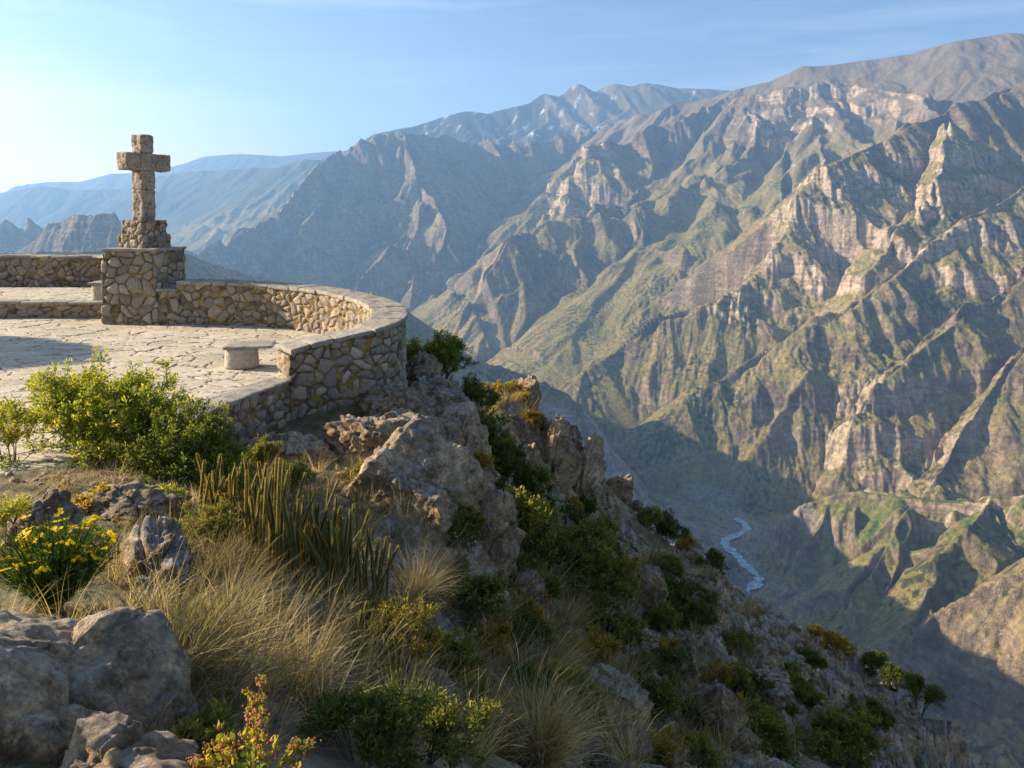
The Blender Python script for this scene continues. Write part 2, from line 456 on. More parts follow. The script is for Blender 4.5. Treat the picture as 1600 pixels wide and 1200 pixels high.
def CLIFF_MASK(X, Y):
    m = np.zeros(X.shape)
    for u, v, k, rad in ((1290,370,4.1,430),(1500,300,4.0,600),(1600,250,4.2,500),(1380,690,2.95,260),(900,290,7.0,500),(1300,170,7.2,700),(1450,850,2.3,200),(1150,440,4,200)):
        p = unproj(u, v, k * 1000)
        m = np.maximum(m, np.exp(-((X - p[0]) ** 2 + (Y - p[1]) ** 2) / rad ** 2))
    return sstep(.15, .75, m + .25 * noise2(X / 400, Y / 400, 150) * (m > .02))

def build_far_terrain():
    lr, az, X, Y, H, RD, sl0, cm = build_far()
    nr, nc = X.shape
    V = np.stack([X, Y, H], -1)
    du = np.gradient(V, axis=0); dv = np.gradient(V, axis=1)
    N = np.cross(dv, du); N /= np.linalg.norm(N, axis=-1, keepdims=True) + 1e-9
    nz = np.abs(N[..., 2])
    # ---- ground cover
    n1 = fbm2(X / 900, Y / 900, 4, 200); n2 = fbm2(X / 160, Y / 160, 4, 210); n3 = fbm2(X / 40, Y / 40, 3, 220)
    rock = sstep(.71, .55, nz + .07 * n2 + .04 * n3 + .05 * n1)
    def C(*c): return np.array(c)
    grass = C(.225, .180, .062) + (C(.32, .240, .100) - C(.225, .180, .062)) * sstep(-.3, .4, n1 + .4 * n2)[..., None]
    green = C(.105, .120, .036)
    g = sstep(.0, .5, n2 + .5 * fbm2(X / 420, Y / 420, 3, 240))[..., None]
    ground = grass * (1 - g * .6) + green * g * .6
    high = sstep(250, 900, H + 200 * n1)[..., None]
    ground = ground * (1 - high) + (C(.185, .140, .090) + .04 * n2[..., None]) * high
    rk = C(.145, .105, .072) + (C(.290, .210, .135) - C(.145, .105, .072)) * sstep(-.4, .5, n2 + n3 * .6)[..., None]
    st = fbm2(X / 26, Y / 26, 3, 270)
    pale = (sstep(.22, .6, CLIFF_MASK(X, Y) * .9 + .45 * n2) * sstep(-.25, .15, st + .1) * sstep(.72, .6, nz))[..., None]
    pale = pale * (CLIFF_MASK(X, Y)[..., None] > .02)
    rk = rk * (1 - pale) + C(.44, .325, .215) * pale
    dk = sstep(.1, .6, fbm2(X / 600, Y / 600, 3, 260))[..., None]
    rk = rk * (1 - dk * .35)
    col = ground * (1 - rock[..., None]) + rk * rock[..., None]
    dist = (sstep(8800, 10500, Y) * (X < 500))[..., None]
    col = col * (1 - dist) + C(.075, .075, .055) * (1 + .5 * n1[..., None]) * dist
    # farmed bench above the river
    pb = unproj(1450, 800, 2250.); bd = np.sqrt((X - pb[0]) ** 2 / 2.2 + (Y - pb[1]) ** 2)
    fb = (sstep(330, 120, bd + 60 * n2) * sstep(.70, .86, nz) * (.55 + .45 * (voro2(X / 60, Y / 45, 9)[2] > .45)))[..., None]
    col = col * (1 - fb) + C(.10, .145, .035) * fb
    # bush and copse patches
    sc = fbm2(X / 22, Y / 22, 3, 300) + .9 * fbm2(X / 260, Y / 260, 2, 301)
    bush = sstep(.28, .42, sc)[..., None] * (nz > .55)[..., None] * (H < 300)[..., None]
    col = col * (1 - .8 * bush) + C(.028, .042, .020) * .8 * bush
    # scree on the near bank
    P = np.array([unproj(u, v, k * 1000.0) for u, v, k in [(860,640,3.0),(900,690,2.9),(960,760,2.75),(1060,850,2.6),(1130,890,2.4)]])
    d, _ = poly_dist(X, Y, P)
    s = (sstep(420, 120, d + 160 * n2) * sstep(-.1, .35, ridged2(X / 130 + Y / 400, Y / 500, 3, 310) - .45 + n3 * .3))[..., None]
    col = col * (1 - s) + C(.34, .28, .235) * s
    # river banks
    s = (sstep(75, 25, RD + 50 * n2) * sstep(-1060, -1110, H))[..., None]
    col = col * (1 - s) + C(.27, .23, .19) * s
    # snow gullies of the high range
    sn = (sstep(.45, .6, ridged2(X / 330 - Y / 900, Y / 1400, 3, 330) - .35 + .2 * n2) * sstep(660, 1000, H + 80 * n2) * (Y > 10300) * (X > -1500))[..., None]
    sn = sn * (noise2(X / 800, Y / 800, 333) > -.15)[..., None]
    col = col * (1 - .8 * sn) + C(.75, .76, .78) * .8 * sn
    col = np.clip(col * (1 + .16 * n3[..., None]), .01, .85)
    m = NT('mountain_ground', 0.95)
    c = m.attr('ground_colour')
    pos = m.geo()
    f1 = m.noise(pos, .06, 6, .65)
    f2 = m.noise(pos, .3, 3, .6)
    c = m.mix(.85, c, m.ramp(f1, [(.32, .5), (.5, .95), (.68, 1.5)]), 'MULTIPLY')
    # bedding in the rock: broken near-level bands, and single bushes as specks
    mp = m.n('Mapping'); mp.inputs['Scale'].default_value = (.006, .006, .05); m.set(mp.inputs[0], pos)
    bands = m.noise(mp.outputs[0], 1.0, 6, .7, .6)
    c = m.mix(m.math('MULTIPLY', m.attr('rockiness', 'Fac'), .75), c, m.ramp(bands, [(.36, .55), (.5, 1.0), (.64, 1.4)]), 'MULTIPLY')
    sp = m.ramp(m.noise(pos, .13, 3, .6), [(.60, 0.), (.66, .75)])
    sp = m.math('MULTIPLY', sp, m.math('SUBTRACT', 1.0, m.attr('rockiness', 'Fac')))
    c = m.mix(sp, c, (.035, .045, .018))
    m.base(c); m.b.inputs['Specular IOR Level'].default_value = 0.05
    m.nrm(m.bump(m.math('ADD', f1, m.math('MULTIPLY', f2, .3)), .8, 14))
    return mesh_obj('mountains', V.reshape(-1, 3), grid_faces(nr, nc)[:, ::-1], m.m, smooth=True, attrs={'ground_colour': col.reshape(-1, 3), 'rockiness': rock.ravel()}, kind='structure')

mountains = build_far_terrain()

# the river, a ribbon of pale glacial water
def build_river():
    P = RIVER[8:-1]
    t = np.arange(len(P)); tt = np.linspace(0, len(P) - 1, 600)
    q = np.stack([np.interp(tt, t, P[:, k]) for k in range(3)], 1)
    for _ in range(5): q[1:-1] = (q[:-2] + q[1:-1] * 2 + q[2:]) / 4
    d = np.gradient(q, axis=0); nrm = np.stack([-d[:, 1], d[:, 0]], 1); nrm /= np.linalg.norm(nrm, axis=1, keepdims=True)
    w = (14 + 13 * noise2(tt * 1.3, tt * 0, 5) + 5 * noise2(tt * 4, tt * 0, 6))
    ks = np.linspace(-1, 1, 5)
    V = np.concatenate([np.stack([q[:, 0] + nrm[:, 0] * w * k, q[:, 1] + nrm[:, 1] * w * k, q[:, 2] + 6], 1)[:, None] for k in ks], 1)
    m = NT('river_water', .25)
    f = m.noise(m.geo(), .055, 6, .75, 1.5)
    m.base(m.ramp(f, [(.40, (.20, .30, .34)), (.52, (.36, .46, .50)), (.62, (.70, .74, .76))]))
    m.nrm(m.bump(f, .4, 1.0))
    return mesh_obj('river', V.reshape(-1, 3), grid_faces(len(q), 5)[:, ::-1], m.m, smooth=True, kind='structure')
river = build_river()
# ================================================================== the hillside under the lookout
FLOOR = -2.6
def W(u, v, z): return unproj_z(u, v, z)

CTRL = [  # (u, v, metres in front)
    (60,1150,2.3),(250,1190,2.3),(20,960,2.9),(150,1010,2.9),(300,1100,2.9),(400,1190,2.7),(560,1190,3.0),(700,1190,3.7),(850,1190,4.8),(1000,1190,6.6),(1150,1190,9.2),(1300,1190,13.5),(1400,1190,18),
    (250,950,4.2),(100,850,5.2),(0,800,6.2),(200,800,6.2),(0,742,7.3),(0,690,8.6),(250,745,7.25),(330,770,7.2),(400,860,6.0),(430,1000,4.6),(550,1100,4.3),(560,950,5.6),(650,1040,5.4),(500,820,7.6),(420,730,9.6),(480,715,10.6),(430,706,11.0),(380,716,10.2),(545,662,11.9),(610,620,12.6),
    (640,590,14.2),(690,615,16.5),(770,625,19),(840,650,20),(890,700,20.5),(945,765,21),(1000,830,21),(1060,880,21.5),(1110,905,22),(1150,935,22),(1230,970,22.5),(1280,1020,23),(1350,1070,23.5),(1400,1120,24),(1460,1192,24.5),
    (700,700,13),(760,760,12.5),(800,800,12.5),(740,900,8.5),(700,960,7.5),(720,1080,5.6),(800,1000,8),(850,1080,7.6),(820,880,11.5),(900,900,13.5),(900,1000,10.5),(960,860,17),(1000,950,15),(1000,1080,9.5),(1100,1000,16),(1100,1100,12),(1200,1050,17),(1250,1130,16),(860,760,17),(900,800,18),
    (780,690,17),(640,680,11.6),(600,760,9.2),(640,860,7.9),
]
_cp = [unproj(*c) for c in CTRL]
# where the ground drops away behind the crest, and under the terrace
CREST = [(690,615,16.5),(770,625,19),(840,650,20),(890,700,20.5),(945,765,21),(1000,830,21),(1060,880,21.5),(1110,905,22),(1150,935,22),(1230,970,22.5),(1280,1020,23),(1350,1070,23.5),(1400,1120,24),(1460,1192,24.5)]
for c in CREST:
    p = unproj(*c)
    for k, dz in ((3, 3.2), (8, 10.5), (17, 24)):
        q = p + np.array([-.42, .9, 0]) * k; q[2] = p[2] - dz; _cp.append(q)
for x, y, z in ((-4, 12, -2.9), (-5, 16, -3.0), (-3.2, 14.6, -3.1), (-8, 10, -2.9), (-12, 12, -2.9), (-9, 19, -3.1), (-14, 20, -2.9), (-20, 15, -2.9), (-20, 28, -3), (-9, 22, -4.6), (-4, 20, -5.2), (-12, 27, -4.5), (-6, 28, -11), (-2, 22, -8), (-10, 34, -14), (-20, 35, -9), (0, 30, -16), (-22, 50, -22), (-40, 40, -12), (-30, 20, -3), (-6, 8.5, -2.75), (-9, 7, -2.75), (-7, 5, -2.8), (-4, 3, -2.3), (-2.5, 0, -1.8), (0, -1, -1.6), (0, 1, -1.75), (1.2, 1.5, -2.6), (2.5, 1, -4.2), (5, 0, -7), (8, 3, -9), (12, 8, -13.5), (18, 15, -20), (25, 20, -28), (-4, -4, -1.3), (5, -6, -6), (-10, 0, -3.2), (-25, 0, -4), (-30, -10, -4)):
    _cp.append(np.array([x, y, z], float))
_cp = np.array(_cp)
def _rbf_setup():
    d = np.sqrt(((_cp[:, None, :2] - _cp[None, :, :2]) ** 2).sum(-1) + .15)
    n = len(_cp)
    A = np.zeros((n + 3, n + 3)); A[:n, :n] = d + np.eye(n) * -.12
    A[:n, n] = 1; A[:n, n + 1:n + 3] = _cp[:, :2]; A[n:, :n] = A[:n, n:].T
    b = np.zeros(n + 3); b[:n] = _cp[:, 2]
    return np.linalg.solve(A, b)
_rw = _rbf_setup()
def base_z(x, y):
    x = np.asarray(x, float); y = np.asarray(y, float); sh = x.shape
    xf = x.ravel(); yf = y.ravel(); out = _rw[-3] + _rw[-2] * xf + _rw[-1] * yf
    for k in range(len(_cp)):
        out = out + _rw[k] * np.sqrt((xf - _cp[k, 0]) ** 2 + (yf - _cp[k, 1]) ** 2 + .15)
    return out.reshape(sh)

# plan of the terrace (world x, y)
MAIN_OUT = [W(296,436,-1.60), W(370,437,-1.60), W(440,440,-1.62), W(515,448,-1.66), W(575,459,-1.70), W(615,471,-1.73), W(633,486,-1.77), W(622,500,-1.84), W(585,513,-1.91), W(540,523,-1.98), W(500,533,-2.05), W(452,547,-2.14)]
MAIN_OUT = np.array(MAIN_OUT)
RET = np.array([W(455,592,FLOOR), W(395,615,FLOOR), W(330,642,FLOOR), W(285,672,FLOOR), W(235,712,FLOOR)])

def catmull(P, n):
    P = np.asarray(P, float); Q = np.vstack([2 * P[0] - P[1], P, 2 * P[-1] - P[-2]])
    out = []
    for i in range(1, len(Q) - 2):
        t = np.linspace(0, 1, n, endpoint=False)[:, None]
        out.append(.5 * (2 * Q[i] + (Q[i + 1] - Q[i - 1]) * t + (2 * Q[i - 1] - 5 * Q[i] + 4 * Q[i + 1] - Q[i + 2]) * t ** 2 + (-Q[i - 1] + 3 * Q[i] - 3 * Q[i + 1] + Q[i + 2]) * t ** 3))
    out.append(P[-1:]); return np.concatenate(out)
def offset(P, d):
    t = np.gradient(P[:, :2], axis=0); t /= np.linalg.norm(t, axis=1, keepdims=True)
    return np.stack([P[:, 0] + t[:, 1] * d, P[:, 1] - t[:, 0] * d], 1)
def resample(P, step):
    s = np.concatenate([[0], np.cumsum(np.linalg.norm(np.diff(P[:, :2], axis=0), axis=1))])
    t = np.linspace(0, s[-1], max(2, int(round(s[-1] / step)) + 1))
    return np.stack([np.interp(t, s, P[:, k]) for k in range(P.shape[1])], 1)
MAIN = resample(catmull(MAIN_OUT, 12), .05)     # outer top edge, runs from the pedestal round to the near end; the inside is on its right
MAIN_IN = offset(MAIN, .55)
PLAZA_POLY = np.vstack([offset(MAIN, .2), [[RET[0, 0] - .15, RET[0, 1]], [RET[1, 0] - .12, RET[1, 1]], [RET[2, 0] - .1, RET[2, 1]], [RET[3, 0] - .1, RET[3, 1]], [RET[4, 0] - .1, RET[4, 1]], [-4.4, 7.4], [-5.5, 6.9], [-8, 6.0], [-13, 5.2], [-40, 2], [-40, 40], [-14, 26], [-10, 23], [-8.5, 20]]])
def in_poly(x, y, P):
    r = np.zeros(np.shape(x), bool); n = len(P)
    for i in range(n):
        x1, y1 = P[i, 0], P[i, 1]; x2, y2 = P[(i + 1) % n, 0], P[(i + 1) % n, 1]
        if y1 == y2: continue
        c = ((y1 > y) != (y2 > y)) & (x < (x2 - x1) * (y - y1) / (y2 - y1) + x1)
        r ^= c
    return r
def poly_edge_dist(x, y, P):
    bd = np.full(np.shape(x), 1e9)
    for i in range(len(P)):
        a = P[i]; b = P[(i + 1) % len(P)]; d = b - a; L = max(float(d @ d), 1e-9)
        t = np.clip(((x - a[0]) * d[0] + (y - a[1]) * d[1]) / L, 0, 1)
        bd = np.minimum(bd, (x - a[0] - t * d[0]) ** 2 + (y - a[1] - t * d[1]) ** 2)
    return np.sqrt(bd)

def voro3(p, seed=0, want_off=False):
    ip = np.floor(p); n = len(p)
    f1 = np.full(n, 9.); f2 = np.full(n, 9.); idv = np.zeros(n); off = np.zeros((n, 3))
    for i in (-1, 0, 1):
        for j in (-1, 0, 1):
            for k in (-1, 0, 1):
                c = ip + (i, j, k); kz = c[:, 2].astype(np.int64)
                q = c + np.stack([_h(c[:, 0], c[:, 1], kz, seed + s) for s in (1, 2, 3)], 1) * .85 + .07
                d = np.sqrt(((p - q) ** 2).sum(1)); m = d < f1
                f2 = np.where(m, f1, np.minimum(f2, d)); idv = np.where(m, _h(c[:, 0], c[:, 1], kz, seed + 4), idv); f1 = np.where(m, d, f1)
                if want_off: off = np.where(m[:, None], p - q, off)
    if want_off: return f1, f2, idv, off
    return f1, f2, idv

def hill_height(x, y):
    """height of the hillside without its small rocks, and the share of bare rock"""
    z0 = base_z(x, y)
    r = np.hypot(x, y)
    cx, cy = x + .35 * noise2(x * .6, y * .6, 401), y + .35 * noise2(x * .6, y * .6, 402)
    e = .4
    gx = (base_z(x + e, y) - z0) / e; gy = (base_z(x, y + e) - z0) / e
    sl = np.sqrt(gx * gx + gy * gy)
    rockm = sstep(.35, 1.0, sl) * sstep(-.42, .0, fbm2(x * .28, y * .28, 4, 410) + .35 * fbm2(x * 1.1, y * 1.1, 3, 411))
    rockm = np.clip(rockm, 0, 1) * sstep(2.2, 6, r)
    # bedded, fractured rock: blocks tilted along the slope
    f1, f2, i1, ox, oy = voro2(cx * .42, cy * .62, 5)
    b1 = (i1 - .5) * .7 + (ox * (i1 - .3) + oy * (.7 - i1)) * 1.1 - .30 * sstep(.14, .0, f2 - f1)
    f1, f2, i2, ox2, oy2 = voro2(cx * 1.5 + 3, cy * 1.9, 6)
    b2 = (i2 - .5) * .26 + (ox2 * (i2 - .5) - oy2 * (i2 - .2)) * .5 - .10 * sstep(.12, .0, f2 - f1)
    f1, f2, i3, ox3, oy3 = voro2(cx * 5 + 3, cy * 5.5, 7)
    b3 = (i3 - .5) * .10 + (ox3 * (i3 - .5) + oy3 * (i3 - .8)) * .2
    big = .5 * ridged2(x * .22, y * .22, 3, 420) - .25
    far_amp = sstep(4, 14, r)
    rockm = rockm * (1 - .65 * sstep(1.3, 2.4, sl))
    z = z0 + rockm * (b1 * (.35 + .9 * far_amp) + b2 + b3 * .8) + big * far_amp * sstep(.3, .9, sl) * .8
    z = z + .05 * fbm2(x * 2.2, y * 2.2, 4, 430) + .016 * fbm2(x * 13, y * 13, 3, 440)
    return z, rockm, sl

def near_z(x, y):
    x = np.atleast_1d(np.asarray(x, float)); y = np.atleast_1d(np.asarray(y, float))
    z, rm, sl = hill_height(x, y)
    ins = in_poly(x, y, PLAZA_POLY); d = poly_edge_dist(x, y, PLAZA_POLY)
    # the terrace paving dies out raggedly under the soil along its near side
    soil = (y < 8.2 + 0 * x) & (x < -4.0)
    w = sstep(.05, .55, d + .25 * noise2(x * 1.3, y * 1.3, 77))
    zi = np.minimum(z, FLOOR - .12)
    z = np.where(ins, np.where(soil, z * (1 - w) + zi * w, zi), z)
    r = np.hypot(x, y)
    return z, rm, sl

def ground_at(u, v, y0=1.5, y1=40.0):
    """where the ray through (u, v) first meets the hillside"""
    Y = np.geomspace(y0, y1, 900)
    a = unproj(u, v, 1.0); P = a[None, :] * Y[:, None]
    z = near_z(P[:, 0], P[:, 1])[0]
    k = np.argmax(P[:, 2] < z)
    if P[k, 2] >= z[k]: k = len(Y) - 1
    return np.array([P[k, 0], P[k, 1], z[k]])

NQ = 1.0
def build_hillside():
    az = np.radians(np.concatenate([np.linspace(-80, -38, 60)[:-1], np.linspace(-38, 38, int(620 * NQ)), np.linspace(38, 75, 60)[1:]]))
    lr = np.geomspace(.35, 95, int(1000 * NQ))
    R, A = np.meshgrid(lr, az, indexing='ij'); X = R * np.sin(A); Y = R * np.cos(A)
    Z = np.empty(X.shape); RM = np.empty(X.shape); SL = np.empty(X.shape)
    for r0 in range(0, len(lr), 120):
        s = slice(r0, r0 + 120); Z[s], RM[s], SL[s] = near_z(X[s], Y[s])
    w = sstep(45, 88, R)
    Zf, _ = far_base(X, Y)
    Z = Z * (1 - w) + (Zf - 2) * w
    du = np.gradient(np.stack([X, Y, Z], -1), axis=0); dv = np.gradient(np.stack([X, Y, Z], -1), axis=1)
    N = np.cross(du, dv); N /= np.linalg.norm(N, axis=-1, keepdims=True); nz = np.abs(N[..., 2])
    rock = np.clip(RM * sstep(.9, .66, nz + .1 * noise2(X * 3, Y * 3, 450)) * 1.3 + sstep(.62, .45, nz), 0, 1)
    m = NT('hillside_ground', .95)
    p = m.geo()
    n1 = m.noise(p, 1.1, 6, .6); n2 = m.noise(p, 7, 6, .65); n3 = m.noise(p, 40, 4, .6)
    soil = m.ramp(m.math('ADD', m.math('MULTIPLY', n1, .5), m.math('MULTIPLY', n2, .5)), [(.3, (.11, .075, .045)), (.5, (.23, .165, .10)), (.68, (.36, .27, .17))])
    dry = m.ramp(n2, [(.35, (.07, .07, .025)), (.6, (.17, .14, .07))])
    soil = m.mix(m.ramp(m.noise(p, .8, 5, .7), [(.45, 0.), (.55, 1.)]), soil, dry)
    rk = rock_colour(m, p, 1.0, 1.3)
    m.base(m.mix(m.attr('rock', 'Fac'), soil, rk))
    m.nrm(m.bump(m.math('ADD', n2, m.math('MULTIPLY', n3, .5)), .7, .05))
    return mesh_obj('hillside', np.stack([X, Y, Z], -1).reshape(-1, 3), grid_faces(*X.shape)[:, ::-1], m.m, smooth=True, attrs={'rock': rock.ravel()}, kind='structure')

def rock_colour(m, p, lichen=1.0, gain=1.0):
    a = m.noise(p, 2.3, 6, .65, .4); b = m.noise(p, 11, 6, .7, .6); c = m.noise(p, 55, 4, .6)
    base = m.ramp(a, [(.3, (.13, .085, .05)), (.48, (.30, .205, .12)), (.66, (.46, .33, .20))])
    base = m.mix(.75, base, m.ramp(b, [(.34, .35), (.5, .95), (.64, 1.55)]), 'MULTIPLY')
    base = m.mix(.6, base, m.ramp(c, [(.36, .5), (.62, 1.4)]), 'MULTIPLY')
    for sc_, w_, k_ in ((2.2, .030, .75), (6.5, .045, .6)):
        vo = m.n('TexVoronoi'); vo.feature = 'DISTANCE_TO_EDGE'; vo.inputs['Scale'].default_value = sc_
        m.set(vo.inputs['Vector'], m.mix(.28, p, m.noise(p, sc_ * 1.2, 5, .65, out=1), 'ADD'))
        base = m.mix(m.math('MULTIPLY', m.ramp(vo.outputs['Distance'], [(0, 1.), (w_, 0.)]), m.ramp(m.noise(p, 1.7, 3), [(.45, 0.), (.55, k_)])), base, (.05, .035, .025))
    if gain != 1.0: base = m.mix(1, base, (gain, gain * .97, gain * .92), 'MULTIPLY')
    # pale grey lichen crust on faces open to the sky
    nz = m.n('SeparateXYZ'); m.set(nz.inputs[0], m.geo('Normal'))
    up = m.math('ADD', m.math('MULTIPLY', nz.outputs[2], .30), m.math('MULTIPLY', m.noise(p, 3.4, 8, .72, .3), .9))
    lf = m.ramp(up, [(.63, 0.), (.71, lichen)])
    base = m.mix(lf, base, m.ramp(b, [(.34, (.15, .135, .115)), (.52, (.36, .33, .29)), (.66, (.56, .53, .47))]))
    oc = m.ramp(m.noise(p, 5.5, 6, .7, .5), [(.63, 0.), (.68, .8)])
    return m.mix(oc, base, (.30, .165, .03))
hillside = build_hillside()
# ================================================================== the lookout terrace
def stone_mat():
    m = NT('rubble_masonry', .93)
    p = m.geo()
    b = m.noise(p, 16, 6, .7, .5); c = m.noise(p, 90, 4, .65)
    idc = m.ramp(m.attr('stone_id', 'Fac'), [(0, (.18, .14, .10)), (.2, (.34, .26, .18)), (.4, (.25, .205, .165)), (.6, (.42, .325, .225)), (.8, (.29, .22, .16)), (1, (.50, .40, .29))])
    idc = m.mix(.8, idc, m.ramp(b, [(.3, .5), (.7, 1.45)]), 'MULTIPLY')
    gl = m.ramp(m.noise(p, 9, 7, .75, .5), [(.56, 0.), (.63, .75)])
    idc = m.mix(gl, idc, (.36, .34, .30))
    mo = m.mix(m.ramp(m.noise(p, 6, 5, .7), [(.45, 0.), (.62, 1.)]), (.105, .08, .055), (.37, .225, .06))
    f = m.math('ADD', m.attr('mortar', 'Fac'), m.math('MULTIPLY', m.math('SUBTRACT', b, .5), .9))
    f = m.ramp(f, [(.5, 0.), (.75, 1.)])
    col = m.mix(f, idc, mo)
    oc = m.ramp(m.noise(p, 4.2, 7, .75, .4), [(.64, 0.), (.69, .6)])
    m.base(m.mix(oc, col, (.33, .19, .035)))
    m.nrm(m.bump(m.math('ADD', b, m.math('MULTIPLY', c, .4)), .8, .02))
    return m.m
def slab_mat(name='weathered_slab', tint=(.36, .31, .245), stain=.35):
    m = NT(name, .9)
    p = m.geo()
    a = m.noise(p, 4, 6, .65); b = m.noise(p, 22, 6, .7, .4)
    col = m.ramp(a, [(.3, tuple(t * .62 for t in tint)), (.5, tint), (.7, tuple(t * 1.25 for t in tint))])
    col = m.mix(.7, col, m.ramp(b, [(.3, .6), (.7, 1.3)]), 'MULTIPLY')
    col = m.mix(m.ramp(m.noise(p, 8, 6, .75, .6), [(.5, 0.), (.6, stain)]), col, (.085, .07, .055))
    col = m.mix(m.ramp(m.noise(p, 13, 5, .7, .3), [(.62, 0.), (.68, .6)]), col, (.50, .46, .38))
    oc = m.ramp(m.noise(p, 6.5, 7, .75, .4), [(.62, 0.), (.67, .75)])
    m.base(m.mix(oc, col, (.34, .21, .05)))
    m.nrm(m.bump(m.math('ADD', b, m.math('MULTIPLY', m.noise(p, 80, 4), .3)), .8, .015))
    return m.m
MASON = stone_mat(); SLAB = slab_mat()
CARVED = slab_mat('rough_hewn_granite', (.44, .345, .235), .8)
PALE = slab_mat('pale_concrete', (.46, .38, .29))

def masonry(P, N, cell=.25, seed=0, bulge=.035):
    Q = P / np.array([cell, cell, cell * .85]) * (1 + .0 * P) + .55 * np.stack([noise3(P * 2.2 + k * 9, 500 + k) for k in range(3)], 1)
    f1, f2, idv = voro3(Q, seed)
    e = f2 - f1
    body = sstep(.03, .36, e)
    disp = bulge * (body - .6) + .022 * fbm3(P * 11, 4, 510, .6) + .012 * (idv - .5)
    return P + N * disp[:, None], idv, sstep(.22, .06, e)

def extrude_loop(name, loop, zb, zt, mat, parent=None, cell=.2, seed=0, step=.022, bulge=.035, inner_r=.05, taper=0.0):
    """a masonry body: closed plan loop (n, 2 or with per-point z's), displaced stone by stone"""
    loop = np.asarray(loop, float); n0 = len(loop)
    d = np.vstack([loop, loop[:1]])
    if np.ndim(zb) == 0: zb = np.full(n0, zb)
    if np.ndim(zt) == 0: zt = np.full(n0, zt)
    D = np.column_stack([d, np.append(zb, zb[0]), np.append(zt, zt[0])])
    D = resample(D, step)[:-1]
    n = len(D)
    t = np.roll(D[:, :2], -2, 0) - np.roll(D[:, :2], 2, 0); t /= np.linalg.norm(t, axis=1, keepdims=True) + 1e-9
    nr = np.stack([t[:, 1], -t[:, 0]], 1)
    area = .5 * np.sum(D[:, 0] * np.roll(D[:, 1], -1) - np.roll(D[:, 0], -1) * D[:, 1])
    if area < 0: nr = -nr
    hh = (D[:, 3] - D[:, 2]).max(); rows = max(3, int(hh / step))
    f = np.linspace(0, 1, rows)
    P = np.zeros((rows, n, 3)); P[..., 0] = D[None, :, 0]; P[..., 1] = D[None, :, 1]
    P[..., 2] = D[None, :, 2] + f[:, None] * (D[:, 3] - D[:, 2])[None]
    if taper:
        c = D[:, :2].mean(0); k = 1 - taper * f[:, None, None]
        P[..., :2] = c + (P[..., :2] - c) * k
    N = np.zeros(P.shape); N[..., :2] = nr[None]
    V, idv, mo = masonry(P.reshape(-1, 3), N.reshape(-1, 3), cell, seed, bulge)
    i = np.arange(rows - 1)[:, None] * n; j = np.arange(n)[None]; j2 = (j + 1) % n
    F = np.stack([i + j, i + j2, i + n + j2, i + n + j], -1).reshape(-1, 4)
    # top: a strip of faces between the two long sides would twist, so close it to a centre line
    top = (rows - 1) * n + np.arange(n)
    half = n // 2
    a = top[:half]; b = top[::-1][:half]
    T = np.stack([a[:-1], a[1:], b[1:], b[:-1]], 1)
    if area < 0: F = F[:, ::-1]
    return mesh_obj(name, V, [F, T], mat, parent, smooth=True, attrs={'stone_id': idv, 'mortar': mo})

def rough_box(name, size, mat, parent=None, seed=0, rad=.03, rough=.012, res=.03, map_fn=None, loc=(0, 0, 0), mark=0.0):
    """a hand-dressed block: rounded arrises, pitted faces; origin at its base centre"""
    sx, sy, sz = size
    V = []; F = []; off = 0
    ns = [max(4, int(s / res)) for s in size]
    def face(o, a, b, na, nb):
        nonlocal off
        A = np.linspace(0, 1, na + 1); B = np.linspace(0, 1, nb + 1)
        g = np.array(o)[None, None] + A[:, None, None] * np.array(a)[None, None] + B[None, :, None] * np.array(b)[None, None]
        V.append(g.reshape(-1, 3)); F.append(grid_faces(na + 1, nb + 1)[:, ::-1] + off); off += (na + 1) * (nb + 1)
    hx, hy = sx / 2, sy / 2
    face((-hx, -hy, 0), (0, 0, sz), (sx, 0, 0), ns[2], ns[0])
    face((hx, -hy, 0), (0, 0, sz), (0, sy, 0), ns[2], ns[1])
    face((hx, hy, 0), (0, 0, sz), (-sx, 0, 0), ns[2], ns[0])
    face((-hx, hy, 0), (0, 0, sz), (0, -sy, 0), ns[2], ns[1])
    face((-hx, -hy, sz), (0, sy, 0), (sx, 0, 0), ns[1], ns[0])
    face((-hx, hy, 0), (0, -sy, 0), (sx, 0, 0), ns[1], ns[0])
    P = np.concatenate(V)
    h = np.array([hx, hy, sz / 2]); c = P - np.array([0, 0, sz / 2])
    core = np.clip(c, -(h - rad), h - rad); dlt = c - core; L = np.linalg.norm(dlt, axis=1, keepdims=True)
    n = dlt / np.maximum(L, 1e-9)
    c = core + n * rad
    q = c + seed * 7.3
    disp = rough * (1.5 * fbm3(q * 5, 2, 520 + seed % 7) + 1.1 * fbm3(q * 20, 4, 530, .65))
    c = c + n * disp[:, None]
    P = c + np.array([0, 0, sz / 2])
    if map_fn is not None: P = map_fn(P)
    o = mesh_obj(name, P, np.concatenate(F), mat, parent, smooth=True)
    o.location = loc
    return o

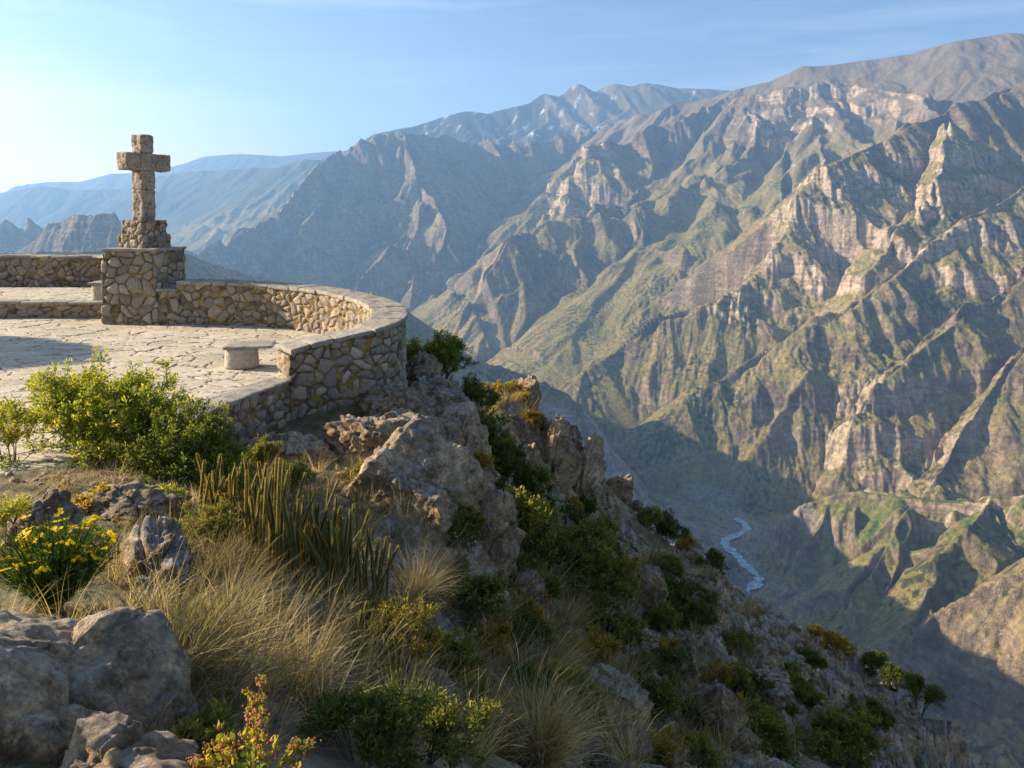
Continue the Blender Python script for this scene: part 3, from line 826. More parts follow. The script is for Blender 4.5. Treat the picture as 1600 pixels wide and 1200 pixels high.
# ---------------------------------------------------------------- paving
def build_paving():
    def patch(x0, x1, y0, y1, st, z, poly, seed):
        xs = np.arange(x0, x1, st); ys = np.arange(y0, y1, st)
        X, Y = np.meshgrid(xs, ys, indexing='ij')
        wx = X + .16 * noise2(X * 1.6, Y * 1.6, 601) + .05 * noise2(X * 6, Y * 6, 603); wy = Y + .16 * noise2(X * 1.6, Y * 1.6, 602) + .05 * noise2(X * 6, Y * 6, 604)
        f1, f2, idv, ox, oy = voro2(wx * 1.55, wy * 2.1, seed)
        g = sstep(.05, .010, f2 - f1)
        Z = z + .014 * (idv - .5) + (ox * (idv - .5) + oy * (.5 - idv)) * .012 - .012 * g + .006 * fbm2(X * 9, Y * 9, 3, 605)
        F = grid_faces(*X.shape)[:, ::-1]
        cx = X.ravel()[F].mean(1); cy = Y.ravel()[F].mean(1)
        F = F[in_poly(cx, cy, poly)]
        return np.stack([X, Y, Z], -1).reshape(-1, 3), F, idv.ravel(), g.ravel()
    m = NT('flagstones', .88)
    p = m.geo()
    a = m.noise(p, 1.3, 6, .7); b = m.noise(p, 13, 6, .7, .4)
    col = m.ramp(m.attr('stone_id', 'Fac'), [(0, (.50, .41, .29)), (.5, (.60, .50, .365)), (1, (.54, .46, .345))])
    col = m.mix(.8, col, m.ramp(a, [(.3, .72), (.7, 1.2)]), 'MULTIPLY')
    col = m.mix(.6, col, m.ramp(b, [(.3, .7), (.7, 1.25)]), 'MULTIPLY')
    cr = m.n('TexVoronoi'); cr.feature = 'DISTANCE_TO_EDGE'
    mp = m.n('Mapping'); m.set(mp.inputs[0], m.mix(.12, p, m.noise(p, 3, 4, .6, out=1), 'ADD')); mp.inputs['Scale'].default_value = (2.2, 4.5, 1)
    m.set(cr.inputs['Vector'], mp.outputs[0]); cr.inputs['Scale'].default_value = 1.0
    crf = m.ramp(cr.outputs['Distance'], [(.004, 1.), (.022, 0.)])
    crf = m.math('MULTIPLY', crf, m.ramp(m.noise(p, .9, 3), [(.42, 0.), (.55, .85)]))
    f = m.math('MAXIMUM', m.attr('gap', 'Fac'), crf)
    m.base(m.mix(f, col, (.11, .08, .055)))
    m.nrm(m.bump(m.math('SUBTRACT', m.math('ADD', b, m.math('MULTIPLY', m.noise(p, 60, 4), .3)), m.math('MULTIPLY', f, 1.2)), .6, .02))
    V, F, i, g = patch(-15, -1.6, 5.2, 20.5, .035, FLOOR, PLAZA_POLY, 61)
    mesh_obj('pavement', V, F, m.m, smooth=True, attrs={'stone_id': i, 'gap': g}, kind='structure')
    # the raised terrace behind the step
    up = np.array([STEP[0, :2], STEP[1, :2], [PED[0] - .9, PED[1] + 1.2], FARW[-1, :2] + [0, .1], FARW[0, :2] + [0, .1]])
    V, F, i, g = patch(up[:, 0].min() - .3, up[:, 0].max() + .3, up[:, 1].min() - .3, up[:, 1].max() + .3, .06, RAISED, up, 62)
    mesh_obj('upper_pavement', V, F, m.m, smooth=True, attrs={'stone_id': i, 'gap': g}, kind='structure')
    V = [(-60, 0, FLOOR - .05), (-14.9, 5.3, FLOOR - .05), (-14.9, 20.4, FLOOR - .05), (-60, 24, FLOOR - .05)]
    mesh_obj('outer_pavement', V, np.array([[0, 1, 2, 3]]), m.m, attrs={'stone_id': [.5] * 4, 'gap': [0.] * 4}, kind='structure')

PED = W(246, 508, FLOOR)                       # near right-hand corner of the pedestal
RAISED = -2.24
STEP = np.array([W(-260, 497, FLOOR), W(162, 497, FLOOR)])
FARW = np.array([W(-300, 449, RAISED), W(0, 446, RAISED), W(90, 447, RAISED), W(150, 446, RAISED), W(185, 450, RAISED)])
build_paving()

# ---------------------------------------------------------------- the cross
def block_pts(w, d): return np.array([(-w / 2, -d / 2), (w / 2, -d / 2), (w / 2, d / 2), (-w / 2, d / 2)])
def rot2(P, a): c, s = math.cos(a), math.sin(a); return np.stack([P[:, 0] * c - P[:, 1] * s, P[:, 0] * s + P[:, 1] * c], 1)
def z_at(v, u, Y): return unproj(u, v, Y)[2]

PW = 1.36; PA = -.10
pc = PED[:2] + np.array([math.cos(PA) * -PW / 2 - math.sin(PA) * PW / 2, math.sin(PA) * -PW / 2 + math.cos(PA) * PW / 2])
cross = thing('stone_cross', 'tall cross of hewn stone blocks standing on a rubble pedestal at the terrace edge', 'cross', (pc[0], pc[1], FLOOR))
def rel(o): o.location = (o.location[0] - pc[0], o.location[1] - pc[1], o.location[2] - FLOOR) if False else o.location
ztop = z_at(389, 250, PED[1])
def at_cross(V): return V
def local_loop(name, loop, zb, zt, **k):
    o = extrude_loop(name, loop, zb, zt, MASON, cross, **k)
    return o
ped = local_loop('pedestal', rot2(block_pts(PW, PW), PA), -.15, ztop - FLOOR - .06, cell=.27, seed=3, taper=.05, bulge=.04)
rough_box('pedestal_slab', (PW * .99, PW * .99, .07), SLAB, cross, seed=1, rad=.02, rough=.01, res=.04, loc=(0, 0, ztop - FLOOR - .065)).rotation_euler = (0, 0, PA)
YC = pc[1]
XC = pc[0]
def zc(v): return z_at(v, 230, YC) - FLOOR
CR = math.atan2(.912, .41)                      # direction of the arms
z1, z2, z3 = zc(387), zc(366), zc(344)
rot_t = CR
def turned(o, a=CR): o.rotation_euler = (0, 0, a); return o
lo1 = extrude_loop('plinth', rot2(block_pts(.80, .80), rot_t + .02), z1 - .02, z2, MASON, cross, cell=.2, seed=9, bulge=.03)
lo2 = extrude_loop('plinth', rot2(block_pts(.70, .70), rot_t - .02), z2 - .02, z3, MASON, cross, cell=.17, seed=12, bulge=.035)
zz = [z3 - .01, zc(296), zc(267), zc(240), zc(211)]
turned(rough_box('shaft_block', (.37, .35, zz[1] - zz[0] - .006), CARVED, cross, 2, .03, .024, .018, loc=(0, 0, zz[0])))
turned(rough_box('shaft_block', (.385, .36, zz[2] - zz[1] - .006), CARVED, cross, 3, .03, .024, .018, loc=(.0, 0, zz[1])))
hb = zz[3] - zz[2]
ax = np.array([math.cos(CR), math.sin(CR)])
turned(rough_box('crossbar_block', (.42, .37, hb), CARVED, cross, 4, .022, .021, .018, loc=(0, 0, zz[2])))
for s, w, sd in ((-1, .36, 5), (1, .44, 6)):
    turned(rough_box('crossbar_block', (w, .36, hb * .97), CARVED, cross, sd, .035, .024, .018, loc=(ax[0] * s * (.21 + w / 2 + .004), ax[1] * s * (.21 + w / 2 + .004), zz[2] + .006)))
turned(rough_box('head_block', (.36, .35, zz[4] - zz[3]), CARVED, cross, 7, .035, .023, .018, loc=(0, 0, zz[3] + .004)))

# ---------------------------------------------------------------- parapets
def caps(parent, C, width, thick, length, mat, seed, drop=0.0, z_in=None):
    """rough coping slabs along the centre line C (x, y, z of their underside)"""
    s = np.concatenate([[0], np.cumsum(np.linalg.norm(np.diff(C[:, :2], axis=0), axis=1))])
    T = np.gradient(C[:, :2], axis=0); T /= np.linalg.norm(T, axis=1, keepdims=True)
    a = 0.0; k = 0; rr = random.Random(seed)
    while a < s[-1] - .12:
        L = min(length * rr.uniform(.7, 1.35), s[-1] - a)
        if s[-1] - a - L < .2: L = s[-1] - a
        wd = width * rr.uniform(.96, 1.05); th = thick * rr.uniform(.85, 1.15); sh = rr.uniform(-.012, .012); up = rr.uniform(-.004, .012)
        def fn(P, a=a, L=L, sh=sh, up=up):
            q = a + L / 2 + P[:, 0]
            x = np.interp(q, s, C[:, 0]); y = np.interp(q, s, C[:, 1]); z = np.interp(q, s, C[:, 2])
            tx = np.interp(q, s, T[:, 0]); ty = np.interp(q, s, T[:, 1])
            return np.stack([x - ty * (P[:, 1] + sh), y + tx * (P[:, 1] + sh), z + P[:, 2] + up], 1)
        rough_box('capstone', (L - .014, wd, th), mat, parent, seed + k, .022, .014, .035, fn)
        a += L; k += 1

def wall_loop(outer, inner): return np.vstack([outer[:, :2], inner[::-1, :2]])
w1 = thing('curved_parapet', 'curved rubble parapet with coping slabs round the lookout edge, right of the cross', 'stone wall')
n = len(MAIN)
capt = .085
body_top = MAIN[:, 2] - capt
# outside goes down to the rock, inside to the paving
o_b = base_z(MAIN[:, 0] + .25, MAIN[:, 1]) - .7
o_b = np.minimum(o_b, FLOOR - .5)
loop = wall_loop(MAIN, MAIN_IN)
zb = np.concatenate([o_b, np.full(n, FLOOR - .1)]); zt = np.concatenate([body_top, body_top[::-1]])
extrude_loop('wall_body', loop, zb, zt, MASON, w1, cell=.215, seed=21, step=.024, bulge=.035)
mid = (MAIN[:, :2] + MAIN_IN) / 2
caps(w1, np.column_stack([mid, body_top - .005]), .62, capt, .5, SLAB, 100)
# lower length of wall against the pedestal
low_end = np.array([PED[0] + .02, PED[1] + .75]); a0 = MAIN[0, :2]; b0 = MAIN_IN[0]
w1b = thing('low_wall', 'short low piece of rubble wall joining the cross pedestal to the parapet', 'stone wall')
zl = z_at(451, 275, b0[1])
q0 = np.array([PED[0] - .02, b0[1] - .06]); q1 = np.array([b0[0] + .05, b0[1] - .04])
lp = np.array([q0, q1, q1 + [0, .5], q0 + [0, .5]])
extrude_loop('wall_body', lp, FLOOR - .1, zl - .05, MASON, w1b, cell=.3, seed=25, bulge=.05)
rough_box('capstone', (q1[0] - q0[0] + .02, .52, .06), SLAB, w1b, 31, .02, .01, .035, loc=((q0[0] + q1[0]) / 2, q0[1] + .25, zl - .055))

# retaining wall below the paving
w2 = thing('retaining_wall', 'rubble retaining wall holding up the near corner of the paving, beside the green bush', 'stone wall')
R = resample(catmull(RET, 8), .05)
Ri = offset(R, .4)
rb = base_z(R[:, 0] + .2, R[:, 1] - .1) - .8
rb = np.minimum(rb, FLOOR - .7)
start = np.array([[MAIN[-1, 0] - .03, MAIN[-1, 1] + .4]])
Rl = np.vstack([start, R[:, :2]]); Ril = np.vstack([start - [.4, 0], Ri])
rbl = np.append(o_b[-1], rb)
extrude_loop('wall_body', wall_loop(Rl, Ril), np.concatenate([rbl, np.full(len(Ril), FLOOR - .4)]), FLOOR - .03, MASON, w2, cell=.215, seed=41, step=.024, bulge=.035)
cc = (Rl + Ril) / 2
caps(w2, np.column_stack([cc + [.02, -.02], np.full(len(cc), FLOOR - .04)])[1:], .44, .055, .55, SLAB, 140)

# far wall on the left and the step in front of it
w3 = thing('far_parapet', 'low rubble stone parapet along the far side of the upper terrace, left of the cross', 'stone wall')
F3 = resample(catmull(FARW[:, :2], 8), .06)
F3i = offset(F3, .5)      # towards the camera
F3o = F3 + 0
hF = z_at(399, 60, F3[len(F3) // 2, 1]) 
extrude_loop('wall_body', wall_loop(F3 + [0, .5], F3), RAISED - .15, hF - .08, MASON, w3, cell=.25, seed=51, step=.035, bulge=.045)
caps(w3, np.column_stack([F3 + [0, .25], np.full(len(F3), hF - .085)]), .6, .085, .6, SLAB, 160)
w4 = thing('terrace_step', 'knee-high rubble step with flat coping between two levels of paving', 'stone wall')
S = resample(STEP[:, :2], .06)
extrude_loop('wall_body', wall_loop(S + [0, .42], S), FLOOR - .1, RAISED - .02, MASON, w4, cell=.25, seed=61, step=.03, bulge=.04)
caps(w4, np.column_stack([S + [0, .2], np.full(len(S), RAISED - .03)]), .5, .07, .6, SLAB, 180)

# ---------------------------------------------------------------- stone seats
def half_drum(name, r, h, mat, seed, loc, rz, label, cat, sx=1.0):
    t = thing(name, label, cat, loc)
    nt, nh = 64, 18
    th = np.linspace(0, 2 * math.pi, nt, endpoint=False)
    V = []; 
    prof = [(0, .0), (.92, 0), (1, .03)] + [(1.0 - .05 * f, .03 + (h - .06) * f) for f in np.linspace(.05, 1, nh)] + [(.90, h), (.45, h + .004), (0, h + .004)]
    for k, (pr, pz) in enumerate(prof):
        x = r * pr * np.sign(np.cos(th)) * np.abs(np.cos(th)) ** .75 * sx; y = r * pr * np.sign(np.sin(th)) * np.abs(np.sin(th)) ** .75
        V.append(np.stack([x, y, np.full(nt, pz)], 1))
    V = np.concatenate(V); V = V + (V - [0, 0, h / 2]) * (.05 * fbm3(V * 5 + seed, 3, 700))[:, None]
    rows = len(prof); i = np.arange(rows - 1)[:, None] * nt; j = np.arange(nt)[None]; j2 = (j + 1) % nt
    F = np.stack([i + j, i + j2, i + nt + j2, i + nt + j], -1).reshape(-1, 4)
    mesh_obj('seat_leg', V, F, mat, t, smooth=True)
    t.rotation_euler = (0, 0, rz)
    return t
p = W(369, 579, FLOOR)
seat = half_drum('stone_bench', .27, .33, PALE, 3, (p[0], p[1] + .28, FLOOR), .2, 'pale stone seat on a rounded block beside the near end of the curved parapet', 'stone seat')
rough_box('seat_slab', (.78, .62, .055), SLAB, seat, 8, .02, .008, .03, loc=(.12, .10, .325))
p = W(150, 472, RAISED)
seat2 = half_drum('stone_bench', .27, .42, PALE, 9, (p[0] + .05, p[1] + .3, RAISED), .1, 'pale rounded stone seat block on the upper terrace, at the left of the cross pedestal', 'stone seat')
rough_box('seat_slab', (.6, .62, .06), SLAB, seat2, 8, .02, .008, .03, loc=(0, .05, .42))
# ================================================================== rocks
def rock_mat(name, lichen, gain=1.0):
    m = NT(name, .95); p = m.geo()
    m.base(rock_colour(m, p, lichen, gain))
    b = m.noise(p, 9, 8, .72, .5); c = m.noise(p, 45, 5, .65)
    m.nrm(m.bump(m.math('ADD', b, m.math('MULTIPLY', c, .35)), 1.0, .08)); return m.m
ROCK = rock_mat('brown_rock', .4, 1.25); ROCKL = rock_mat('lichened_rock', .8, 1.2); ROCKT = rock_mat('tan_rock', .6, 1.55); ROCKB = rock_mat('lichen_spotted_rock', .5, 1.5)
import bmesh
def ico(n):
    bm = bmesh.new(); bmesh.ops.create_icosphere(bm, subdivisions=n, radius=1)
    V = np.array([v.co[:] for v in bm.verts]); F = np.array([[v.index for v in f.verts] for f in bm.faces]); bm.free(); return V, F
_ICO = {}
def ridged3(q):
    return (1 - 2 * np.abs(noise3(q, 807))) * .6 + (1 - 2 * np.abs(noise3(q * 2.3, 808))) * .4
def rock_shape(size, seed, sub=5, rough=1.0, cuts=16):
    if sub not in _ICO: _ICO[sub] = ico(sub)
    V, F = _ICO[sub]; r = np.random.default_rng(seed); V = V.copy()
    V = V / (np.sum(np.abs(V) ** 3.2, 1) ** (1 / 3.2))[:, None]
    for k in range(cuts):
        n = r.normal(size=3); n /= np.linalg.norm(n); d = r.uniform(.62, .95)
        s = V @ n - d; V = V - np.maximum(s, 0)[:, None] * n * .92
    s = np.array(size) / 2
    V = V * s
    m = s.mean(); q = V / m * 1.0 + seed * 3.1
    n0 = V / (np.linalg.norm(V, axis=1, keepdims=True) + 1e-9)
    qq = V * 1.6 + seed; crack = 1 - np.abs(noise3(qq + .4 * noise3(V * 4, 5)[:, None], 801)) * 2
    f1, f2, idv = voro3(V * 2.6 + .5 * np.stack([noise3(V * 3 + k, 811 + k) for k in range(3)], 1) + seed, 21)
    disp = .16 * m * fbm3(q * 1.3, 3, 800) + rough * (-.035 * np.clip(crack - .8, 0, 1) * 3 + .10 * min(1.5, m * 2) * (idv - .5) * sstep(0, .35, f2 - f1) * .6 + .03 * fbm3(V * 5 + seed, 3, 806, .6) + .022 * fbm3(V * 20 + seed, 3, 809, .65) + .034 * ridged3(V * 9 + seed) - .05 * sstep(.5, .8, noise3(V * 6 + seed, 811)) )
    g = np.stack([((idv * k) % 1.0) - .5 for k in (7919., 3571., 1237.)], 1) * 2
    a1, a2, id1, of1 = voro3(V * 1.7 / max(.7, m) + .35 * np.stack([noise3(V * 1.7 + k, 821 + k) for k in range(3)], 1) + seed, 31, True)
    g1 = np.stack([((id1 * k) % 1.0) - .5 for k in (7919., 3571., 1237.)], 1) * 2
    b1, b2, id2, of2 = voro3(V * 6 + .35 * np.stack([noise3(V * 5 + k, 831 + k) for k in range(3)], 1) + seed, 41, True)
    g2 = np.stack([((id2 * k) % 1.0) - .5 for k in (7919., 3571., 1237.)], 1) * 2
    disp = disp + rough * (.16 * m * ((of1 * g1).sum(1)) + .055 * ((of2 * g2).sum(1)) - .05 * sstep(.07, 0, a2 - a1) - .012 * sstep(.08, 0, b2 - b1) + .007 * fbm3(V * 50 + seed, 2, 812))
    return V + n0 * disp[:, None], F
def rock(label, u, v, Y, size, rz=0, tilt=(0, 0), seed=1, sub=5, mat=None, cat='rock', group=None, name='boulder', rough=1.0, at=None):
    V, F = rock_shape(size, seed, sub, rough)
    o = mesh_obj(name, V, F, mat or ROCK, smooth=True)
    o.location = unproj(u, v, Y) if at is None else at
    o.rotation_euler = (tilt[0], tilt[1], rz)
    return tag(o, label, cat, group)

rock('huge lichened boulder filling the bottom left corner', 40, 1215, 2.45, (1.3, 1.1, 1.05), .3, (.1, .25), 3, 7, ROCKB, rough=.3)
rock('low lichened boulder at the bottom edge, right of the huge corner boulder', 185, 1230, 2.1, (.42, .5, .26), .5, (0, .2), 5, 6, ROCKB, rough=.5)
rock('small upright grey boulder behind the yellow-flowered plant', 62, 830, 5.4, (.42, .4, .5), .2, (0, .1), 7, 5, ROCKL)
rock('long leaning grey slab of rock between the yellow flowers and the tall grass', 240, 915, 4.6, (.35, 1.25, .45), .55, (.25, .3), 9, 6, ROCKL)
rock('flat tan rock under the big green bush', 195, 790, 6.2, (.95, .7, .35), .2, (0, .1), 11, 6)
rock('massive tan outcrop with a lichened crown below the curved parapet', 660, 815, 9.2, (2.35, 2.6, 2.35), .25, (-.15, .28), 13, 7, ROCKT, rough=.75)
rock('tan lower buttress of the massive outcrop, above the yellow-flowered bush', 610, 900, 8.5, (1.1, 1.3, 1.3), .5, (-.1, .3), 61, 6, ROCKT, rough=.8)
rock('tan rock shelf left of the massive outcrop, under the parapet', 550, 785, 9.6, (1.0, .9, .8), .2, (-.1, .2), 63, 6, ROCK, rough=1.2)
rock('broad tan rock face directly under the parapet, above the massive outcrop', 612, 712, 11.2, (1.9, 1.3, 1.25), .1, (-.1, .15), 65, 6, ROCKT, rough=.75)
rock('tan rock wall in the gap right of the massive outcrop, below the ledges', 712, 735, 12.2, (1.5, 1.5, 1.9), .2, (-.05, .2), 67, 6, ROCKT, rough=.9)
rock('tan rock hump at the corner between parapet and retaining wall', 478, 722, 10.4, (1.3, 1.0, .8), .15, (0, .15), 69, 6, ROCKT, rough=.8)
rock('dark-flanked block of rock at the right end of the massive outcrop', 748, 880, 8.9, (.9, 1.3, 1.9), .2, (-.1, .3), 15, 6, ROCKT, rough=.8)
rock('narrow ridge of weathered rock at the foot of the parapet', 575, 715, 10.6, (1.4, .9, .9), -.15, (0, .15), 17, 6, ROCK, rough=1.3)
rock('flat-topped ledge of rock under the curved parapet', 672, 628, 13.6, (1.15, 1.3, .75), .1, (0, .12), 19, 6, ROCKL)
rock('rounded rock next to the foot of the curved parapet', 655, 588, 14.6, (.9, 1.1, .8), .3, (0, .3), 21, 6, ROCKL)
rock('blocky rock step below the flat-topped ledge', 690, 690, 13.2, (1.2, 1.4, 1.5), .1, (0, .15), 23, 6, ROCK, rough=1.3)
rock('brown rock step right beside the parapet footing', 625, 650, 12.4, (1.2, 1.2, .9), .4, (0, .1), 25, 6, ROCK)
rock('pointed rock on the crest beyond the sunlit shrubs', 826, 622, 20.3, (.8, .8, 1.1), .1, (0, .1), 27, 5, ROCK)
rock('grey knob of rock on the crest above the cliff', 882, 688, 20.3, (1.1, 1.2, 1.2), .1, (0, .1), 29, 5, ROCKL)
rock('tall tan cliff rib under the crest, left rib', 858, 745, 18.6, (1.3, 1.6, 3.1), .2, (.0, .15), 31, 6, ROCKT, name='crag', rough=1.1)
rock('tall tan cliff rib under the crest, middle rib', 905, 775, 19.2, (1.0, 1.5, 3.1), .1, (0, .2), 33, 6, ROCKT, name='crag', rough=1.1)
rock('low broken rib of rock left of the tall cliff ribs', 822, 745, 17.4, (.9, 1.2, 1.6), .4, (0, .2), 35, 6, ROCK, name='crag', rough=1.6)
rock('dark square-topped crag on the skyline of the hillside', 963, 800, 20.8, (1.15, 1.3, 1.9), .15, (0, .06), 37, 6, ROCK, name='crag', rough=1.4)
rock('dark crag shoulder just right of the square-topped crag', 990, 815, 20.9, (.7, .9, 1.3), .15, (0, .06), 38, 5, ROCK, name='crag', rough=1.4)
rock('pale rounded boulder on the crest above the river', 1068, 872, 20.8, (1.0, .9, .95), .3, (0, .1), 39, 6, ROCKL)
rock('long flat rock lit along the crest', 1180, 962, 21.4, (2.9, 1.2, .7), -.25, (0, .42), 41, 6, ROCKL, rough=1.3)
rock('dark rock lump on the lower crest', 1328, 1088, 22.6, (.8, .9, 1.1), .2, (0, .1), 43, 5, ROCK)
rock('tan overhanging crag in the middle of the rocky slope', 1175, 1040, 17.2, (1.0, 1.0, 1.5), .3, (0, .2), 45, 6, ROCKT, name='crag', rough=1.1)
rock('steep tan rock face below the overhanging crag', 1195, 1100, 16.4, (1.0, 1.1, 1.7), .3, (0, .15), 47, 6, ROCKT, name='crag', rough=1.1)
rock('upright slab of rock standing in the middle of the slope', 1060, 1070, 12.4, (.7, .8, 1.7), .1, (0, .12), 49, 6, ROCK, name='crag', rough=1.4)
rock('pale lichened boulder at the lower right of the grass', 945, 1135, 7.8, (1.1, 1.0, .95), .4, (0, .3), 51, 6, ROCKL)
rock('small bluish lichened boulder sunk in the grass above the dark bush', 662, 1105, 5.0, (.5, .45, .3), -.3, (0, .3), 53, 6, ROCKL)
rock('grey rock half hidden under the bottom grass', 800, 1180, 5.1, (.6, .7, .5), .3, (0, .3), 55, 6, ROCKL)
# ================================================================== plants
def leaf_mat(name, cols, trans=.45, rough=.6):
    """cols: colours for attribute tone 0..1"""
    m = NT(name, rough)
    t = m.attr('tone', 'Fac')
    c = m.ramp(t, [(i / max(1, len(cols) - 1), k) for i, k in enumerate(cols)])
    c = m.mix(.5, c, m.ramp(m.noise(m.geo(), 30, 3), [(.3, .7), (.7, 1.25)]), 'MULTIPLY')
    m.base(c); m.b.inputs['Specular IOR Level'].default_value = .15
    tr = m.n('BsdfTranslucent'); m.set(tr.inputs[0], m.mix(1, c, (1.25, 1.15, .7), 'MULTIPLY'))
    mx = m.n('MixShader'); mx.inputs[0].default_value = trans
    m.t.links.new(m.b.outputs[0], mx.inputs[1]); m.t.links.new(tr.outputs[0], mx.inputs[2])
    m.t.links.new(mx.outputs[0], m.t.nodes['Material Output'].inputs['Surface'])
    return m.m
TWIG = NT('twig_bark', .9).base((.13, .09, .06)).m
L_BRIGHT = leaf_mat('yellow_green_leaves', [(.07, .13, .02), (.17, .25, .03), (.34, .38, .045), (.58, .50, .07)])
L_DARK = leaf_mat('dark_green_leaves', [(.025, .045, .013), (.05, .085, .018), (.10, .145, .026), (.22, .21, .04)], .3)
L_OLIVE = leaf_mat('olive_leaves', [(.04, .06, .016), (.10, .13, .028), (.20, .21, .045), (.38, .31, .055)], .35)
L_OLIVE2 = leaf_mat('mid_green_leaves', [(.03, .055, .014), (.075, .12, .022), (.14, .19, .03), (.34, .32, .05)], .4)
L_GOLD = leaf_mat('golden_shrub_leaves', [(.12, .10, .03), (.32, .24, .05), (.55, .36, .07)], .5)
L_YFLOWER = leaf_mat('yellow_flowering_twigs', [(.04, .055, .016), (.10, .11, .025), (.22, .19, .03), (.66, .46, .05)], .35)
L_GRASS = leaf_mat('dry_grass_blades', [(.06, .075, .016), (.21, .18, .055), (.43, .32, .14), (.70, .54, .32)], .35, .7)
L_BROOM = leaf_mat('broom_green', [(.03, .06, .012), (.07, .13, .02), (.14, .21, .03)], .35)
PETAL = leaf_mat('yellow_petals', [(.80, .56, .01), (.9, .70, .02)], .4)

# quick look-up of the ground
_gx = np.arange(-14, 23, .07); _gy = np.arange(.8, 30, .07)
_GX, _GY = np.meshgrid(_gx, _gy, indexing='ij'); _GZ = near_z(_GX, _GY)[0]
def gz(x, y):
    i = np.clip((np.asarray(x) - _gx[0]) / .07, 0, len(_gx) - 1.001); j = np.clip((np.asarray(y) - _gy[0]) / .07, 0, len(_gy) - 1.001)
    a = i.astype(int); b = j.astype(int); fa = i - a; fb = j - b
    return (_GZ[a, b] * (1 - fa) * (1 - fb) + _GZ[a + 1, b] * fa * (1 - fb) + _GZ[a, b + 1] * (1 - fa) * fb + _GZ[a + 1, b + 1] * fa * fb)
def gpt(u, v, y0=1.6, y1=27.):
    Y = np.geomspace(y0, y1, 700); a = unproj(u, v, 1.0); P = a[None] * Y[:, None]
    hit = P[:, 2] < gz(P[:, 0], P[:, 1]); k = int(np.argmax(hit))
    if not hit[k]: return None
    return np.array([P[k, 0], P[k, 1], gz(P[k, 0], P[k, 1])])

def unit(v): return v / (np.linalg.norm(v, axis=-1, keepdims=True) + 1e-9)
def leaves(P, D, L, Wd, rng, curl=.15):
    """rhombic leaves: points, directions, lengths, widths -> verts, faces"""
    n = len(P); s = unit(np.cross(D, unit(rng.normal(size=(n, 3)))))
    up = np.cross(s, D)
    a = P; b = P + D * (L * .5)[:, None] + s * (Wd / 2)[:, None] + up * (L * curl)[:, None]; c = P + D * L[:, None]; d = P + D * (L * .5)[:, None] - s * (Wd / 2)[:, None] + up * (L * curl)[:, None]
    V = np.stack([a, b, c, d], 1).reshape(-1, 3); F = np.arange(n * 4).reshape(-1, 4)
    return V, F
def tubes(segs, r0, r1, sides=3):
    """segs: (n, 2, 3) straight pieces"""
    n = len(segs); A = segs[:, 0]; B = segs[:, 1]; d = unit(B - A)
    s = unit(np.cross(d, np.array([.3, .5, .8]))); t = np.cross(d, s)
    V = []
    for e, r in ((A, r0), (B, r1)):
        for k in range(sides):
            a = 2 * math.pi * k / sides
            V.append(e + (s * math.cos(a) + t * math.sin(a)) * np.reshape(r, (-1, 1)))
    V = np.stack(V, 1).reshape(-1, 3); F = []
    base = np.arange(n)[:, None] * sides * 2
    for k in range(sides):
        k2 = (k + 1) % sides
        F.append(np.concatenate([base + k, base + k2, base + sides + k2, base + sides + k], 1))
    return V, np.concatenate(F)

def branch_tips(rng, rx, ry, h, n_main, depth=3, spread=.8, lean=(0, 0)):
    """a woody skeleton; returns segments, radii and tip points with directions"""
    segs = []; rad = []; cur = []
    for i in range(n_main):
        a = rng.uniform(0, 2 * math.pi); o = np.array([math.cos(a) * rx, math.sin(a) * ry, 0]) * .12
        q = math.sqrt(rng.uniform(0, 1)); tgt = np.array([math.cos(a) * rx * q + lean[0], math.sin(a) * ry * q + lean[1], h * (1 - .55 * q ** 2) * rng.uniform(.8, 1.05)])
        cur.append((o, tgt, .011 * h + .002))
    tips = []
    for (o, tgt, r) in cur:
        p = o; L = np.linalg.norm(tgt - o); d = unit((tgt - o) * [.6, .6, 1.5])
        stack = [(p, d, L * .42, r, 0)]
        while stack:
            p, d, l, r, k = stack.pop()
            e = p + d * l * rng.uniform(.8, 1.15)
            segs.append((p, e)); rad.append((r, r * .65))
            if k >= depth: tips.append((e, d)); continue
            nb = 3 if k < 2 else 2
            for _ in range(nb):
                tend = unit(tgt - e) if k < 2 else d
                d2 = unit(d * .55 + tend * .35 + rng.normal(size=3) * spread * .55 + [0, 0, .12])
                stack.append((e, d2, l * rng.uniform(.55, .8), r * .62, k + 1))
            if k >= 1: tips.append((e, d))
    S = np.array(segs); Rr = np.array(rad)
    return S, Rr, np.array([t[0] for t in tips]), np.array([t[1] for t in tips])

def shrub_mesh(seed, rx, ry, h, n_main, k_leaf, ll, lw, depth=3, spread=.8, lean=(0, 0), tip_tone=True, tone0=.0):
    rng = np.random.default_rng(seed)
    S, Rr, T, D = branch_tips(rng, rx, ry, h, n_main, depth, spread, lean)
    keep = T[:, 2] > .02 * h; T = T[keep]; D = D[keep]
    n = len(T) * k_leaf
    i = np.repeat(np.arange(len(T)), k_leaf)
    back = rng.uniform(0, 1, n) ** 1.5
    P = T[i] - D[i] * (back * h * .09)[:, None] + rng.normal(size=(n, 3)) * ll * .35
    d = unit(D[i] * .8 + rng.normal(size=(n, 3)) * .75 + [0, 0, .25])
    L = ll * rng.uniform(.6, 1.25, n); Wd = lw * rng.uniform(.7, 1.2, n)
    V, F = leaves(P, d, L, Wd, rng)
    # leaf tone: random, and yellower towards the branch ends of the upper part
    ct = rng.uniform(0, 1, len(T))[i]
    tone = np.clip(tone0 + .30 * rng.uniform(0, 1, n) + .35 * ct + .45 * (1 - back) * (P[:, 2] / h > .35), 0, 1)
    return (V, F, np.repeat(tone, 4)), tubes(S, Rr[:, 0], Rr[:, 1])

